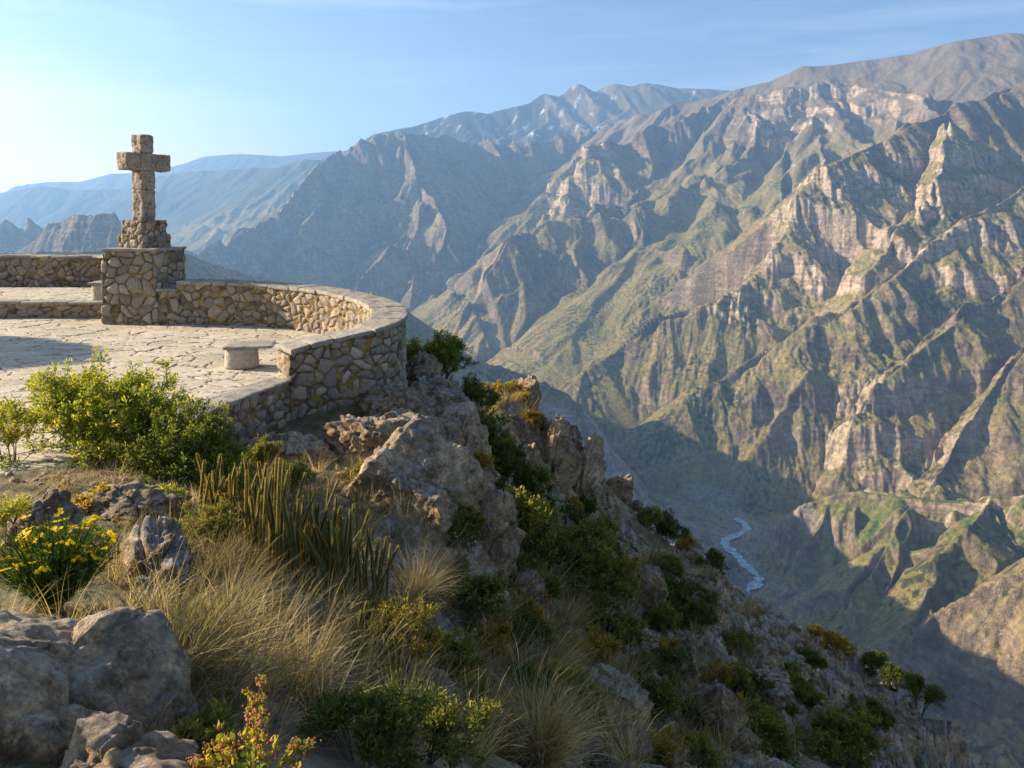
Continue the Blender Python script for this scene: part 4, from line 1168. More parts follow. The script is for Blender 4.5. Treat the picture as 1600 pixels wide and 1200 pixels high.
def make_shrub(name, label, cat, loc, mat, seed, rx, ry, h, n_main=9, k_leaf=14, ll=.04, lw=.014, depth=3, spread=.8, lean=(0, 0), group=None, tone0=0.):
    t = thing(name, label, cat, tuple(loc), group)
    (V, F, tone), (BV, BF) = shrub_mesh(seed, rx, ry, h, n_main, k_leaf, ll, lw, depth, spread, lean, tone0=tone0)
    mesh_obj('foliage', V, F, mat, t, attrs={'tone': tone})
    mesh_obj('stems', BV, BF, TWIG, t)
    return t

def blades(rng, base, n, L, lean, width=.004, droop=.6, rad=.05, segs=5):
    """a tussock: n curved blades; returns verts, faces, tone"""
    a = rng.uniform(0, 2 * math.pi, n); q = np.sqrt(rng.uniform(0, 1, n))
    P0 = base + np.stack([np.cos(a) * q * rad, np.sin(a) * q * rad, np.zeros(n)], 1)
    out = np.stack([np.cos(a), np.sin(a), np.zeros(n)], 1)
    d = unit(out * (rng.uniform(.1, .75, n) * (.35 + q))[:, None] + np.array([lean[0], lean[1], 1.0]) + rng.normal(size=(n, 3)) * .12)
    l = L * rng.uniform(.45, 1.15, n)
    side = unit(np.cross(d, rng.normal(size=(n, 3))))
    dirn = d.copy(); p = P0.copy(); rows = []
    w0 = width * rng.uniform(.6, 1.3, n)
    dr = droop * rng.uniform(.3, 1.5, n)
    for k in range(segs + 1):
        f = k / segs; w = w0 * (1 - f ** 2 * .9)
        rows.append(np.stack([p - side * w[:, None] / 2, p + side * w[:, None] / 2], 1))
        p = p + dirn * (l / segs)[:, None]
        dirn = unit(dirn + out * (dr * .35)[:, None] * (f + .2) + np.array([0, 0, -1]) * (dr * .42 * (f + .15))[:, None] + rng.normal(size=(n, 3)) * .05)
    V = np.stack(rows, 1)           # n, segs+1, 2, 3
    V = V.reshape(n, -1, 3); m = V.shape[1]
    F = []
    for k in range(segs): F.append([2 * k, 2 * k + 1, 2 * k + 3, 2 * k + 2])
    F = (np.arange(n)[:, None, None] * m + np.array(F)[None]).reshape(-1, 4)
    t0 = rng.uniform(.0, .8) ; tone = np.clip(t0 * .55 + rng.uniform(0, .7, n), 0, 1)
    return V.reshape(-1, 3), F, np.repeat(tone, m)

def merge(parts):
    V = []; F = []; T = []; o = 0
    for v, f, t in parts: V.append(v); F.append(f + o); T.append(t); o += len(v)
    return np.concatenate(V), np.concatenate(F), np.concatenate(T)

def crest_pt(u, v0=560, v1=1195, step=3, y0=9.):
    """the skyline of the hillside in column u"""
    for v in range(v0, v1, step):
        g = gpt(u, v, y0=y0)
        if g is not None: return g
    return gpt(u, v1 - 2)
# ---------------------------------------------------------------- grass over the slope
def scatter_grass():
    rng = np.random.default_rng(77); parts = []
    def put(u, v, n, L, lean, width=.004, rad=.06, droop=.6, tone=0.):
        g = gpt(u, v)
        if g is None or (in_poly(g[0:1], g[1:2], PLAZA_POLY)[0] and g[2] < FLOOR - .05): return
        V, F, T = blades(rng, g - [0, 0, .02], n, L, lean, width, droop, rad, 5 if g[1] < 7 else 4)
        parts.append((V, F, np.clip(T + tone, 0, 1)))
    # (polygon box in the picture, tussocks, blades, length)
    boxes = [((170,860,380,1100),22,60,.42,.0042), ((330,920,640,1130),44,60,.40,.0042), ((330,830,560,960),12,50,.34,.0042), ((540,760,720,930),34,50,.36,.0046), ((620,920,780,1190),46,60,.36,.0046),
             ((760,920,900,1100),34,110,.5,.0045), ((800,1050,1000,1200),34,90,.5,.0045), ((880,780,1120,960),26,70,.5,.006), ((940,880,1300,1190),60,70,.45,.007),
             ((60,690,220,790),26,50,.22,.003), ((180,760,420,900),34,50,.24,.003), ((0,760,240,1000),20,40,.22,.0025), ((700,600,860,660),16,60,.45,.006), ((1250,1050,1450,1190),16,60,.5,.008), ((740,590,870,660),26,60,.42,.006), ((1080,900,1300,1030),24,60,.35,.007), ((1000,1100,1250,1200),20,60,.4,.006), ((180,1090,420,1200),14,40,.22,.0025), ((480,700,640,780),14,50,.3,.004), ((400,690,520,790),26,50,.3,.004), ((640,600,760,740),12,50,.35,.005)]
    for (u0, v0, u1, v1), k, n, L, w in boxes:
        for _ in range(int(k * 1.25)):
            u = rng.uniform(u0, u1); v = rng.uniform(v0, v1)
            put(u, v, int(n * rng.uniform(.6, 1.3)), L * rng.uniform(.55, 1.25), (.25 + rng.normal() * .2, -.12 + rng.normal() * .15), w, .04 + L * .12, rng.uniform(.4, 1.0), rng.normal() * .12)
    V, F, T = merge(parts)
    o = mesh_obj('dry_grass', V, F, L_GRASS, attrs={'tone': T}, kind='stuff')
    print('grass faces', len(F))
scatter_grass()

# dead, tangled twigs between the tussocks
def dead_twigs():
    rng = np.random.default_rng(5); segs = []; rad = []
    for (u0, v0, u1, v1), k, L in (((520,740,720,930),70,.34), ((300,960,640,1190),70,.30), ((620,930,800,1190),60,.3), ((200,820,420,960),40,.22), ((120,680,260,780),30,.2), ((900,900,1250,1180),50,.4), ((180,900,330,1150),36,.25)):
        for _ in range(k):
            g = gpt(rng.uniform(u0, u1), rng.uniform(v0, v1))
            if g is None: continue
            for b in range(6):
                p = g + rng.normal(size=3) * [.06, .06, .01]; d = unit(rng.normal(size=3) + [.5, -.1, 1.0]); l = L * rng.uniform(.5, 1.3) / 7; r = .0016 + .00012 * g[1]
                for i in range(8):
                    d = unit(d + rng.normal(size=3) * .33 + [0, 0, -.06]); e = p + d * l; segs.append((p, e)); rad.append(r * (1 - i / 10)); p = e
                    if rng.random() < .35:
                        d2 = unit(d + rng.normal(size=3) * .8); q = e + d2 * l * 1.3; segs.append((e, q)); rad.append(r * .5)
    S = np.array(segs); R_ = np.array(rad); V, F = tubes(S, R_, R_ * .9)
    m = NT('dead_twigs', .9); m.base(m.ramp(m.noise(m.geo(), 6, 3), [(.3, (.10, .075, .055)), (.7, (.34, .27, .20))]))
    mesh_obj('dead_twigs', V, F, m.m, kind='stuff')
dead_twigs()

# large tussocks one can tell apart
def tussock(label, u, v, n, L, lean, width, rad, droop, seed, tone=0.):
    g = gpt(u, v); rng = np.random.default_rng(seed)
    V, F, T = merge([blades(rng, np.zeros(3), n, L, lean, width, droop, rad, 6), blades(rng, np.zeros(3), n // 3, L * 1.25, lean, width * .8, droop * .6, rad * .6, 6)])
    o = mesh_obj('grass_tussock', V, F, L_GRASS, attrs={'tone': np.clip(T + tone, 0, 1)})
    o.location = g - [0, 0, .03]
    tag(o, label, 'grass')
tussock('long loose grass tussock arching right beside the huge corner boulder', 268, 1060, 380, .50, (.30, .0), .0038, .10, .9, 1, .1)
tussock('drooping straw tussock between the leaning slab and the cactus clumps', 350, 985, 380, .42, (.1, 0), .0038, .09, 1.1, 2, .15)
tussock('upright tan tussock in front of the cactus clumps', 470, 1090, 360, .40, (.15, 0), .0036, .10, .7, 3, .1)
tussock('pinkish dry tussock on the foot of the massive outcrop', 650, 930, 420, .46, (.35, -.05), .003, .10, .6, 4, .35)
tussock('broad golden tussock leaning right below the outcrop', 840, 1070, 700, .62, (.5, -.1), .0045, .16, .8, 5, .1)
tussock('rust-coloured tussock above the sunk bluish boulder', 706, 1075, 420, .40, (.1, -.05), .0032, .09, .5, 6, .25)
tussock('pale straw tussock at the bottom edge left of the pale boulder', 850, 1195, 520, .5, (.3, -.1), .0038, .12, .8, 7, .3)
tussock('small sunlit tuft on top of the huge corner boulder', 12, 985, 90, .16, (.1, 0), .0022, .02, .5, 8, .3)

# ---------------------------------------------------------------- shrubs that stand out
def at(u, v, **k): return gpt(u, v, **k)
for k, (u, v, rx, h, lab, mt) in enumerate((
    (410, 735, .34, .42, 'low olive bush at the foot of the retaining wall', L_OLIVE),
    (455, 760, .30, .30, 'small dark bush between the retaining wall and the cactus clumps', L_DARK),
    (560, 760, .28, .34, 'small tuft-like green bush left of the massive outcrop', L_OLIVE),
    (250, 800, .26, .26, 'little yellow-green bush on the flat tan rock', L_BRIGHT),
    (150, 800, .24, .22, 'little dry golden bush at the edge of the paving', L_GOLD),
    (300, 1195, .22, .16, 'low green plant between the lichened boulder and the orange-tipped plant', L_OLIVE),
    (705, 935, .22, .3, 'small green bush on the foot of the massive outcrop', L_OLIVE),
    (590, 715, .2, .22, 'tiny yellow-green bush under the middle of the parapet', L_BRIGHT))):
    g = gpt(u, v)
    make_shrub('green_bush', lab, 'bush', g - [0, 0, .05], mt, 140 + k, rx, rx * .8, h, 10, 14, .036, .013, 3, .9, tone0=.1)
make_shrub('green_bush', 'broad bright yellow-green bush spilling over the near edge of the paving', 'bush', (-4.3, 8.1, -2.85), L_BRIGHT, 11, 1.3, .7, 1.15, 32, 14, .05, .018, 4, 1.0, (-.12, 0), tone0=.08)
make_shrub('green_bush', 'darker green bush at the right of the bright one, against the retaining wall', 'bush', (-3.35, 7.6, -3.25), L_OLIVE2, 12, .85, .6, 1.2, 22, 16, .045, .017, 4, .8, (.05, 0), tone0=.05)
make_shrub('green_bush', 'small leggy bush leaning left over the paving, left of the bright bush', 'bush', (-5.25, 7.9, -2.62), L_BRIGHT, 13, .55, .35, .62, 6, 10, .045, .017, 3, .8, (-.25, 0), tone0=.2)
make_shrub('green_bush', 'low yellow-tipped bush below the bright bush, left of the cactus clumps', 'bush', at(330, 860), L_OLIVE, 14, .38, .3, .42, 8, 12, .032, .010, 3, .9, tone0=.15)
make_shrub('green_bush', 'thin sunlit bush at the left picture edge behind the yellow flowers', 'bush', at(5, 850), L_BRIGHT, 15, .28, .25, .42, 6, 10, .03, .011, 3, .9, tone0=.15)
make_shrub('flowering_bush', 'fine-twigged bush covered in yellow flowers below the massive outcrop', 'bush', at(625, 1055), L_YFLOWER, 16, .36, .3, .5, 11, 9, .022, .008, 4, .9)
make_shrub('green_bush', 'dark green bush at the bottom edge, right of the orange-tipped plant', 'bush', at(560, 1198), L_DARK, 17, .36, .3, .24, 12, 16, .032, .008, 3, .9, tone0=.1)
make_shrub('green_bush', 'mossy green bush hiding the bottom of the sunk bluish boulder', 'bush', at(660, 1190), L_OLIVE, 18, .38, .3, .25, 13, 16, .032, .009, 3, .9)
make_shrub('green_bush', 'upright mid-green bush behind the foot of the curved parapet', 'bush', (-1.45, 15.6, -3.75), L_OLIVE2, 19, .55, .5, 1.5, 10, 14, .06, .024, 4, .75, tone0=.12)
make_shrub('green_bush', 'sunlit olive bush squeezed between parapet and the upright bush', 'bush', (-2.0, 15.4, -3.4), L_OLIVE, 20, .4, .4, .9, 8, 14, .06, .022, 3, .8, tone0=.35)
make_shrub('green_bush', 'dark conical bush down the crest, right of the upright bush', 'bush', unproj(735, 660, 16.6) - [0, 0, .2], L_DARK, 21, .6, .5, 1.25, 10, 16, .07, .026, 3, .8, tone0=.1)
make_shrub('green_bush', 'thin upright young shrub with golden tips on the crest', 'bush', unproj(762, 622, 18.6) - [0, 0, .25], L_OLIVE, 22, .3, .3, .75, 6, 10, .06, .022, 3, .8, tone0=.35)
for k, (u, v, s) in enumerate(((782, 622, .8), (800, 626, .9), (815, 630, .7), (835, 668, .85), (850, 680, .6))):
    make_shrub('golden_bush', ('golden sunlit bush on the crest, leftmost of the row', 'largest golden sunlit bush on the crest', 'small golden bush left of the pointed crest rock', 'golden bush just below the pointed crest rock', 'small green-gold bush above the cliff ribs')[k], 'bush', (crest_pt(u) if v < 640 else gpt(u, v)) - [0, 0, .08], L_GOLD, 30 + k, .42 * s, .4 * s, .62 * s, 8, 13, .05, .02, 3, .9)
for k, (u, v, rx, h, lab, mt) in enumerate((
    (790, 790, .75, 1.1, 'dark green bush filling the cleft right of the massive outcrop', L_DARK),
    (765, 745, .6, 1.0, 'upper dark bush in the cleft, under the ledges', L_DARK),
    (820, 880, .8, 1.0, 'fresh green bush lit in the cleft, below the dark ones', L_OLIVE),
    (870, 925, .8, .95, 'mid green bush right of the fresh green one', L_DARK),
    (925, 965, .75, 1.1, 'round bright green bush on the slope under the cliff ribs', L_OLIVE),
    (905, 895, .8, .9, 'olive bush behind the round bright green bush', L_OLIVE),
    (845, 820, .5, .7, 'grey-green bush at the foot of the cliff ribs', L_DARK),
    (1055, 962, .75, .75, 'bluish green bush on the shoulder of the slope', L_DARK),
    (1085, 985, .6, .6, 'low green bush right of the bluish green one', L_DARK),
    (910, 800, .4, .5, 'dark tuft-like bush growing from the cliff ribs', L_DARK),
    (1265, 1050, .55, .7, 'dark green bush under the lower crest', L_DARK),
    (1245, 1085, .5, .55, 'yellowish bush below the dark one near the lower crest', L_OLIVE),
    (1140, 1085, .5, .6, 'olive bush left of the steep tan rock face', L_OLIVE),
    (1360, 1150, .9, .8, 'dense dark bush low on the crest, above the picture corner', L_DARK),
    (1310, 1180, .8, .7, 'dark olive bush at the bottom edge of the slope', L_OLIVE))):
    g = gpt(u, v)
    make_shrub('green_bush', lab, 'bush', g - [0, 0, .12], mt, 60 + k, rx, rx * .8, h, 10, 15, .07 if g[1] > 10 else .055, .026 if g[1] > 10 else .02, 3 if rx < .6 else 4, .85, tone0=.12)
for k, (u, v, Y, s, lab, mt) in enumerate((
    (1018, 832, 20.6, .8, 'round-crowned sapling on the skyline beside the dark crag', L_OLIVE),
    (1045, 868, 20.2, 1.0, 'dark bush left of the pale rounded crest boulder', L_DARK),
    (1075, 862, 20.9, .75, 'golden-topped bush behind the pale rounded crest boulder', L_GOLD),
    (1108, 893, 21.2, .7, 'dark spiky bush on the skyline above the river', L_DARK),
    (1274, 1010, 21.9, .45, 'small yellow agave-like bush on the crest', L_GOLD),
    (1305, 1038, 22.2, .7, 'spreading golden bush on the lower crest', L_GOLD),
    (1322, 1046, 22.4, .55, 'small golden bush right of the spreading one', L_GOLD),
    (1365, 1112, 22.9, .8, 'dark bush right of the dark rock lump', L_DARK),
    (1435, 1165, 23.6, 1.25, 'tall dark bush at the lower end of the crest', L_DARK),
    (1400, 1150, 23.2, .9, 'dark bush left of the tall one at the end of the crest', L_DARK))):
    make_shrub('crest_bush', lab, 'bush', crest_pt(u) - [0, 0, .1], mt, 90 + k, .62 * s, .5 * s, .95 * s, 9, 13, .07, .028, 3, .85, tone0=.12)

# ---------------------------------------------------------------- small shrubs dotted over the slope
LAND = [(640,790,'the massive outcrop'),(690,690,'the blocky rock step'),(880,760,'the tall cliff ribs'),(963,800,'the square-topped crag'),(1068,872,'the pale rounded crest boulder'),(1180,962,'the long flat crest rock'),(1328,1088,'the dark rock lump'),(1175,1040,'the overhanging tan crag'),(1060,1070,'the upright slab'),(945,1135,'the pale lichened boulder'),(790,790,'the dark cleft bush'),(925,965,'the round bright bush'),(1055,962,'the bluish green bush'),(1265,1050,'the dark bush under the crest'),(1000,1190,'the bottom edge'),(1250,1190,'the lower right slope foot'),(800,1180,'the half-hidden grey rock')]
_used = set()
def auto_label(u, v, what):
    L = sorted(LAND, key=lambda l: (l[0] - u) ** 2 + (l[1] - v) ** 2)
    for near in ('close', 'a little way', 'farther'):
        for l in L[:3]:
            a = math.degrees(math.atan2(l[1] - v, u - l[0])) % 360
            w = ['right of', 'above and right of', 'above', 'above and left of', 'left of', 'below and left of', 'below', 'below and right of'][int((a + 22.5) // 45) % 8]
            s = f'{what}, {near} {w} {l[2]}'
            if s not in _used: _used.add(s); return s
    return None
protoS = [shrub_mesh(300 + s, .5, .45, .62, 7, 13, .06, .023, 3, .9, tone0=.1) for s in range(5)]
pmeshes = {}
rr = random.Random(21); cnt = 0
mats = [(L_DARK, 'small dark green shrub'), (L_OLIVE, 'small olive shrub'), (L_DARK, 'little dark shrub'), (L_GOLD, 'small dry golden shrub'), (L_OLIVE, 'yellow-green little shrub')]
for i in range(900):
    if cnt >= 110: break
    u = rr.uniform(700, 1450); v = rr.uniform(640, 1195)
    if v < 600 + (u - 700) * .80 + 30: continue
    g = gpt(u, v)
    if g is None or g[1] > 26 or g[1] < 4.5: continue
    k = rr.randrange(5); mt, what = mats[k]
    lab = auto_label(u, v, what)
    if lab is None: continue
    s = rr.uniform(.4, 1.25) * (.45 + g[1] / 28)
    if k not in pmeshes:
        (V, F, T), (BV, BF) = protoS[k]
        t = thing('slope_shrub', lab, 'shrub', (0, 0, 0), 'small shrubs dotted over the steep slope')
        a = mesh_obj('foliage', V, F, mt, t, attrs={'tone': T}); b = mesh_obj('stems', BV, BF, TWIG, t)
        pmeshes[k] = (t, a, b)
    else:
        t0, a0, b0 = pmeshes[k]
        t = t0.copy(); COL.objects.link(t)
        for c0 in (a0, b0):
            c = c0.copy(); COL.objects.link(c); c.parent = t
        t['label'] = lab
    t.location = g - [0, 0, .04]; t.rotation_euler = (0, .25, rr.uniform(-3, 3)); t.scale = (s, s, s * rr.uniform(.7, 1.1))
    cnt += 1

# ---------------------------------------------------------------- cactus clumps
def cactus_stem(seed, h, r, ribs=7):
    rng = np.random.default_rng(seed); nh = 16; nt = ribs * 2
    f = np.linspace(0, 1, nh); V = []
    bend = rng.normal(size=2) * .10 * h
    for q in f:
        rr_ = r * (1 - .15 * q) * (1 if q < .92 else math.sqrt(max(.02, 1 - ((q - .92) / .085) ** 2)))
        a = np.linspace(0, 2 * math.pi, nt, endpoint=False) + .5 * q
        rad = rr_ * np.where(np.arange(nt) % 2 == 0, 1.0, .8)
        V.append(np.stack([np.cos(a) * rad + bend[0] * q * q, np.sin(a) * rad + bend[1] * q * q, np.full(nt, h * q)], 1))
    V = np.concatenate(V); i = np.arange(nh - 1)[:, None] * nt; j = np.arange(nt)[None]; j2 = (j + 1) % nt
    F = np.stack([i + j, i + j2, i + nt + j2, i + nt + j], -1).reshape(-1, 4)
    # spines along the ribs
    SV = []; k = 0
    for rb in range(ribs):
        for q in np.linspace(.04, .985, int(h / .014)):
            a = 2 * math.pi * rb / ribs + .5 * q; rr_ = r * (1 - .15 * q) * (1 if q < .92 else math.sqrt(max(.02, 1 - ((q - .92) / .085) ** 2)))
            c = np.array([math.cos(a) * rr_ + bend[0] * q * q, math.sin(a) * rr_ + bend[1] * q * q, h * q]); o = np.array([math.cos(a), math.sin(a), .0])
            for s in range(3):
                d = unit(o + rng.normal(size=3) * .55); e = c + d * rng.uniform(.005, .011); w = np.array([0, 0, .0019])
                SV += [c - w, c + w, e]
    SV = np.array(SV); SF = np.arange(len(SV)).reshape(-1, 3)
    return V, F, SV, SF
_m = NT('cactus_skin', .6); _c = _m.noise(_m.geo(), 14, 4)
CACT = _m.base(_m.ramp(_c, [(.3, (.022, .04, .016)), (.7, (.06, .09, .03))])).m
SPINE = leaf_mat('cactus_spines', [(.62, .44, .10), (.75, .55, .15)], .4)
_cp_ = []
for s in range(7):
    h = .40 + .06 * s
    V, F, SV, SF = cactus_stem(500 + s, h, .0085 + .0007 * s, 6)
    _cp_.append((V, F, SV, SF))
_cobj = {}
def cactus(label, u, v, n, spread, seed, hs=1.0):
    n = min(70, int(n * 2.6))
    rc = random.Random(seed); g = gpt(u, v); t = thing('cactus_clump', label, 'cactus', tuple(g - [0, 0, .05]), 'columnar cactus clumps in the dry grass')
    for i in range(n):
        k = rc.randrange(7)
        if k not in _cobj:
            V, F, SV, SF = _cp_[k]; o = mesh_obj('stem', V, F, CACT, t, smooth=False); sp = mesh_obj('spines', SV, SF, SPINE, o, attrs={'tone': np.random.default_rng(k).uniform(0, 1, len(SV))}); _cobj[k] = (o, sp)
        else:
            o = _cobj[k][0].copy(); COL.objects.link(o); o.parent = t
            sp = _cobj[k][1].copy(); COL.objects.link(sp); sp.parent = o
        a = rc.uniform(0, 6.28); q = math.sqrt(rc.random()) * spread
        x, y = math.cos(a) * q * 1.3, math.sin(a) * q * .7
        z = float(gz(g[0] + x, g[1] + y)) - g[2]
        o.location = (x, y, z); sc = rc.uniform(.75, 1.15) * hs; o.scale = (1.05, 1.05, sc)
        o.rotation_euler = (-y / spread * .12 + rc.gauss(0, .07), x / spread * .13 + .05 + rc.gauss(0, .07), rc.uniform(0, 6))
cactus('tall cactus clump nearest the dark green bush, at the left of the clumps', 395, 850, 20, .26, 1, 1.05)
cactus('dense middle cactus clump of upright stems', 460, 895, 26, .30, 2, 1.1)
cactus('right-hand cactus clump with stems leaning right', 535, 930, 22, .28, 3, 1.0)
cactus('small low cactus clump in front, below the leaning stems', 590, 1040, 9, .16, 4, .6)
cactus('few short cactus stems in shade under the dark green bush', 345, 840, 9, .16, 5, .8)

# ---------------------------------------------------------------- yellow-flowered broom, bottom left
def broom():
    g = gpt(85, 960); t = thing('flowering_broom', 'rounded green broom plant dotted with yellow flowers, beside the huge corner boulder', 'plant', tuple(g))
    rng = np.random.default_rng(9); parts = []; tips = []
    n = 420; a = rng.uniform(0, 2 * math.pi, n); q = rng.uniform(0, 1, n) ** .6
    d = unit(np.stack([np.cos(a) * q * .85, np.sin(a) * q * .7, np.full(n, .85)], 1)); L = .40 * rng.uniform(.7, 1.1, n) * (1.05 - .1 * q)
    V, F, T = blades(rng, np.zeros(3), 10, .3, (0, 0), .003)
    P = []; D = []
    for k in range(n):
        m = 26; f = np.sort(rng.uniform(.15, 1, m)); p = d[k] * (L[k] * f)[:, None] + np.array([0, 0, -.06]) * (f ** 2)[:, None] * q[k]
        P.append(p); D.append(unit(d[k] + rng.normal(size=(m, 3)) * .35)); tips.append(p[-1])
    P = np.concatenate(P); D = np.concatenate(D)
    V, F = leaves(P, D, np.full(len(P), .030), np.full(len(P), .0042), rng)
    mesh_obj('foliage', V, F, L_BROOM, t, attrs={'tone': np.repeat(rng.uniform(0, 1, len(P)), 4)})
    S = np.stack([np.zeros((n, 3)), d * L[:, None]], 1); BV, BF = tubes(S, np.full(n, .002), np.full(n, .001)); mesh_obj('stems', BV, BF, L_BROOM, t, attrs={'tone': np.full(len(BV), .3)})
    # flower heads
    FV = []; FF = []
    for h in range(4):
        c = rng.normal(size=3) * [.012, .012, .005]
        for p in range(6):
            a = 2 * math.pi * p / 6 + h; e = np.array([math.cos(a), math.sin(a), .25]); s = np.array([-math.sin(a), math.cos(a), 0])
            b = len(FV); FV += [c, c + e * .008 + s * .0045, c + e * .014, c + e * .008 - s * .0045]; FF.append([b, b + 1, b + 2, b + 3])
    f0 = None
    idx = [k for k in np.argsort(-np.array([x[2] for x in tips])) if rng.random() < .28][:62]
    for k in idx:
        if f0 is None: f0 = mesh_obj('flower_head', np.array(FV), np.array(FF), PETAL, t, attrs={'tone': np.random.default_rng(1).uniform(0, 1, len(FV))}); o = f0
        else: o = f0.copy(); COL.objects.link(o); o.parent = t
        o.location = tips[k] + np.array([0, 0, .012]); o.rotation_euler = (rng.normal() * .4, rng.normal() * .4, rng.uniform(0, 6)); s = rng.uniform(.6, 1.25); o.scale = (s, s, s)
broom()

# ---------------------------------------------------------------- orange-tipped plant, bottom edge
def budding():
    t = thing('budding_plant', 'small plant with round bright green leaves and orange-pink buds at the bottom edge', 'plant', tuple(unproj(392, 1260, 2.15)))
    rng = np.random.default_rng(19); segs = []; LP = []; LD = []; BP = []
    for k in range(22):
        x = rng.uniform(-.17, .15); tgt = np.array([x, rng.uniform(-.05, .08), .13 + .13 * rng.random() * math.exp(-((x - .0) / .11) ** 2) + (.10 if abs(x) < .035 else 0)])
        p = np.array([x * .35, tgt[1] * .3, 0.]); m = 7
        for i in range(m):
            e = p + (tgt - [x * .35, tgt[1] * .3, 0]) / m + rng.normal(size=3) * .004
            segs.append((p, e)); p = e
            for _ in range(3):
                if i >= 1: LP.append(p); LD.append(unit(rng.normal(size=3) * [1, 1, .5] + [0, 0, .5]))
            if i >= 4:
                for _ in range(9 if i < 6 else 16): BP.append(p + rng.normal(size=3) * .009)
    LP = np.array(LP); LD = np.array(LD); n = len(LP)
    s = unit(np.cross(LD, rng.normal(size=(n, 3)))); V = []; F = []
    for k in range(n):
        r = rng.uniform(.006, .0115); b = len(V)
        for i in range(7): a = 2 * math.pi * i / 7; V.append(LP[k] + LD[k] * (r * 1.1 + r * math.cos(a)) + s[k] * r * math.sin(a))
        F.append(list(range(b, b + 7)))
    V = np.array(V); F = np.array(F)
    mesh_obj('foliage', V, F, L_BRIGHT, t, attrs={'tone': np.repeat(rng.uniform(.25, .95, n), 7)})
    S = np.array(segs); BV, BF = tubes(S, np.full(len(S), .0017), np.full(len(S), .0013)); mesh_obj('stems', BV, BF, TWIG, t)
    iv, if_ = ico(1); BP = np.array(BP); rad = rng.uniform(.002, .0042, len(BP))
    V = (BP[:, None] + iv[None] * rad[:, None, None] * np.array([1, 1, 1.4])).reshape(-1, 3); F = (np.arange(len(BP))[:, None, None] * len(iv) + if_[None]).reshape(-1, 3)
    m = leaf_mat('orange_buds', [(.50, .17, .07), (.70, .33, .10), (.80, .52, .16)], .3)
    mesh_obj('buds', V, F, m, t, smooth=True, attrs={'tone': np.repeat(rng.uniform(0, 1, len(BP)), len(iv))}, kind='stuff')
budding()

# ---------------------------------------------------------------- the tree outside the picture whose shadow lies on the paving
def shade_tree():
    t = thing('shade_tree', 'round dense tree beside the terrace, left of the picture, casting its shadow on the paving', 'tree', (-19.0, 15.7, FLOOR - .05))
    rng = np.random.default_rng(4)
    n = 26000; p = rng.normal(size=(n, 3)); p = unit(p) * (rng.uniform(0, 1, n) ** .4)[:, None]
    p *= 1 + .10 * noise3(p * 2.2, 900)[:, None]
    p = p * [1.7, 1.75, 1.25] + [0, 0, 3.35]
    V, F = leaves(p, unit(rng.normal(size=(n, 3))), np.full(n, .16), np.full(n, .075), rng)
    mesh_obj('crown', V, F, L_DARK, t, attrs={'tone': np.repeat(rng.uniform(0, 1, n), 4)})
    S = np.array([((0, 0, 0), (.05, .03, 1.1)), ((.05, .03, 1.1), (0, .1, 2.4)), ((0, .1, 2.4), (.1, 0, 3.6)), ((.05, .03, 1.1), (.8, .2, 2.6)), ((.03, .06, 1.8), (-.7, -.3, 3.0))], float)
    V, F = tubes(S, np.array([.20, .15, .1, .08, .07]), np.array([.15, .1, .05, .04, .03]), 10); mesh_obj('trunk', V, F, TWIG, t, smooth=True)
shade_tree()

# ---------------------------------------------------------------- gravel and broken stone on the slope
def gravel():
    rng = np.random.default_rng(8); iv, if_ = ico(2); V = []; F = []; o = 0; T = []
    base = [unit(iv) * (1 + .35 * noise3(iv * 1.3 + 9 * k, 950 + k))[:, None] for k in range(8)]
    for (u0, v0, u1, v1), n in (((640,600,1000,900),700), ((880,780,1300,1190),1500), ((1150,980,1440,1195),700), ((60,700,330,820),260), ((600,880,900,1190),450), ((340,700,620,800),260), ((0,730,120,800),80)):
        for _ in range(int(n * .7)):
            u = rng.uniform(u0, u1); v = rng.uniform(v0, v1)
            g = gpt(u, v)
            if g is None or g[1] > 26: continue
            s = (.012 + .05 * rng.uniform(0, 1) ** 3) * (.5 + g[1] / 9) * .8
            p = base[rng.integers(8)] * s * rng.uniform(.6, 1.2, 3) * [1, 1, .7] + g
            V.append(p); F.append(if_ + o); o += len(iv)
    m = NT('gravel_stone', .95); m.base(rock_colour(m, m.geo(), .15))
    mesh_obj('gravel', np.concatenate(V), np.concatenate(F), m.m, kind='stuff')
gravel()
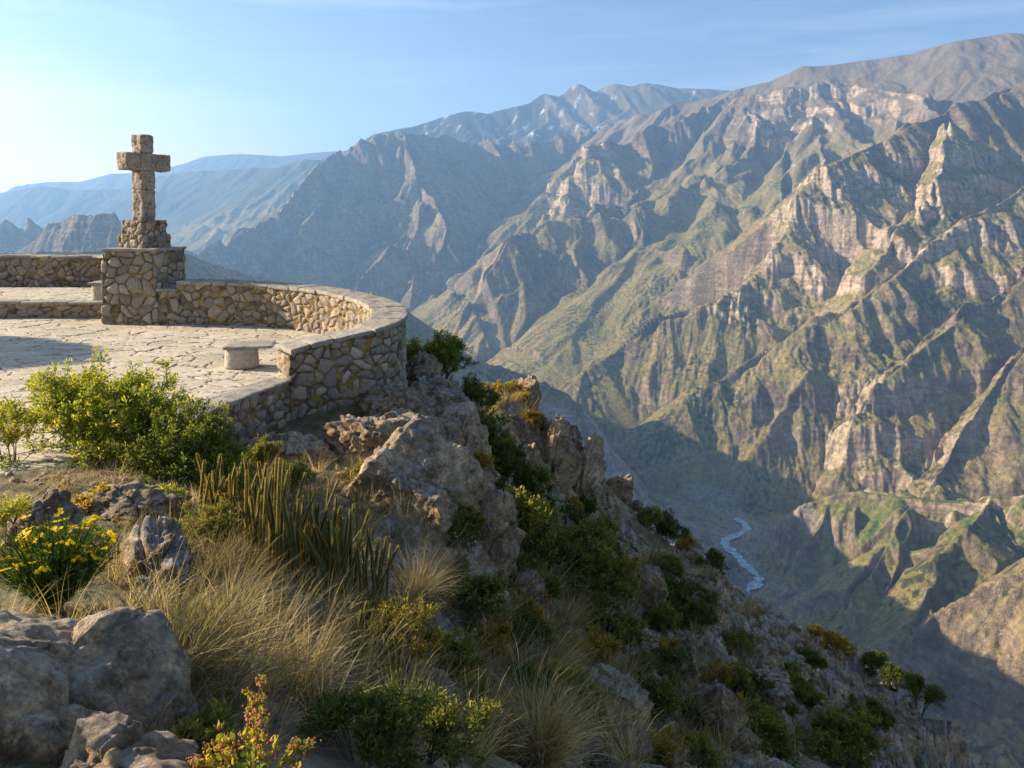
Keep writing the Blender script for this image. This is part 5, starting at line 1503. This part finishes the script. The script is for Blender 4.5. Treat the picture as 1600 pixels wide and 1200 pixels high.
# scattered rocks of the steep slope
_rr = random.Random(5)
_k = 0
protos = [rock_shape((1, .9, .8), 200 + s, 5, 1.0) for s in range(6)]
pm = []
for i in range(1200):
    u = _rr.uniform(780, 1450); v = _rr.uniform(740, 1195)
    if v < 640 + (u - 800) * .83 + 60: continue
    if _k >= 60: break
    g = gpt(u, v)
    if g is None or g[1] > 27 or g[1] < 5: continue
    lab = auto_label(u, v, _rr.choice(['grey-brown rock', 'squat brown rock', 'pale weathered rock', 'angular rock']))
    if lab is None: continue
    sz = _rr.uniform(.25, .95) * (.5 + g[1] / 26)
    P, F = protos[_k % 6]
    if len(pm) <= _k % 6:
        o = mesh_obj('loose_rock', P, F, ROCKL if _k % 3 == 0 else ROCK, smooth=True); pm.append(o)
    else:
        o = pm[_k % 6].copy(); COL.objects.link(o)
    o.location = g + np.array([0, 0, -sz * .08]); o.scale = (sz * _rr.uniform(.7, 1.2), sz * _rr.uniform(.7, 1.1), sz * _rr.uniform(.7, 1.6))
    o.rotation_euler = (_rr.uniform(-.3, .3), _rr.uniform(0, .6), _rr.uniform(-3.1, 3.1))
    tag(o, lab, 'rock', 'loose rocks of the steep slope')
    _k += 1
# ================================================================== the air between
def build_haze():
    x0, x1, y0, y1, z0, z1 = -19600, 19600, -1700, 19600, -1600, HAZE_TOP
    v = [(x0,y0,z0),(x1,y0,z0),(x1,y1,z0),(x0,y1,z0),(x0,y0,z1),(x1,y0,z1),(x1,y1,z1),(x0,y1,z1)]
    f = [(0,3,2,1),(4,5,6,7),(0,1,5,4),(1,2,6,5),(2,3,7,6),(3,0,4,7)]
    m = bpy.data.materials.new('haze_air'); m.use_nodes = True
    t = m.node_tree; t.nodes.clear()
    o = t.nodes.new('ShaderNodeOutputMaterial'); p = t.nodes.new('ShaderNodeVolumePrincipled')
    p.inputs['Color'].default_value = (.34, .60, 1.0, 1)
    p.inputs['Density'].default_value = HAZE_DENSITY
    p.inputs['Anisotropy'].default_value = 0.35
    t.links.new(p.outputs[0], o.inputs['Volume'])
    mesh_obj('haze', v, np.array(f), m, kind='stuff')
HAZE_DENSITY = 5.8e-5
HAZE_TOP = max(v.co.z for v in mountains.data.vertices) + 40
print('haze top', HAZE_TOP)
build_haze()
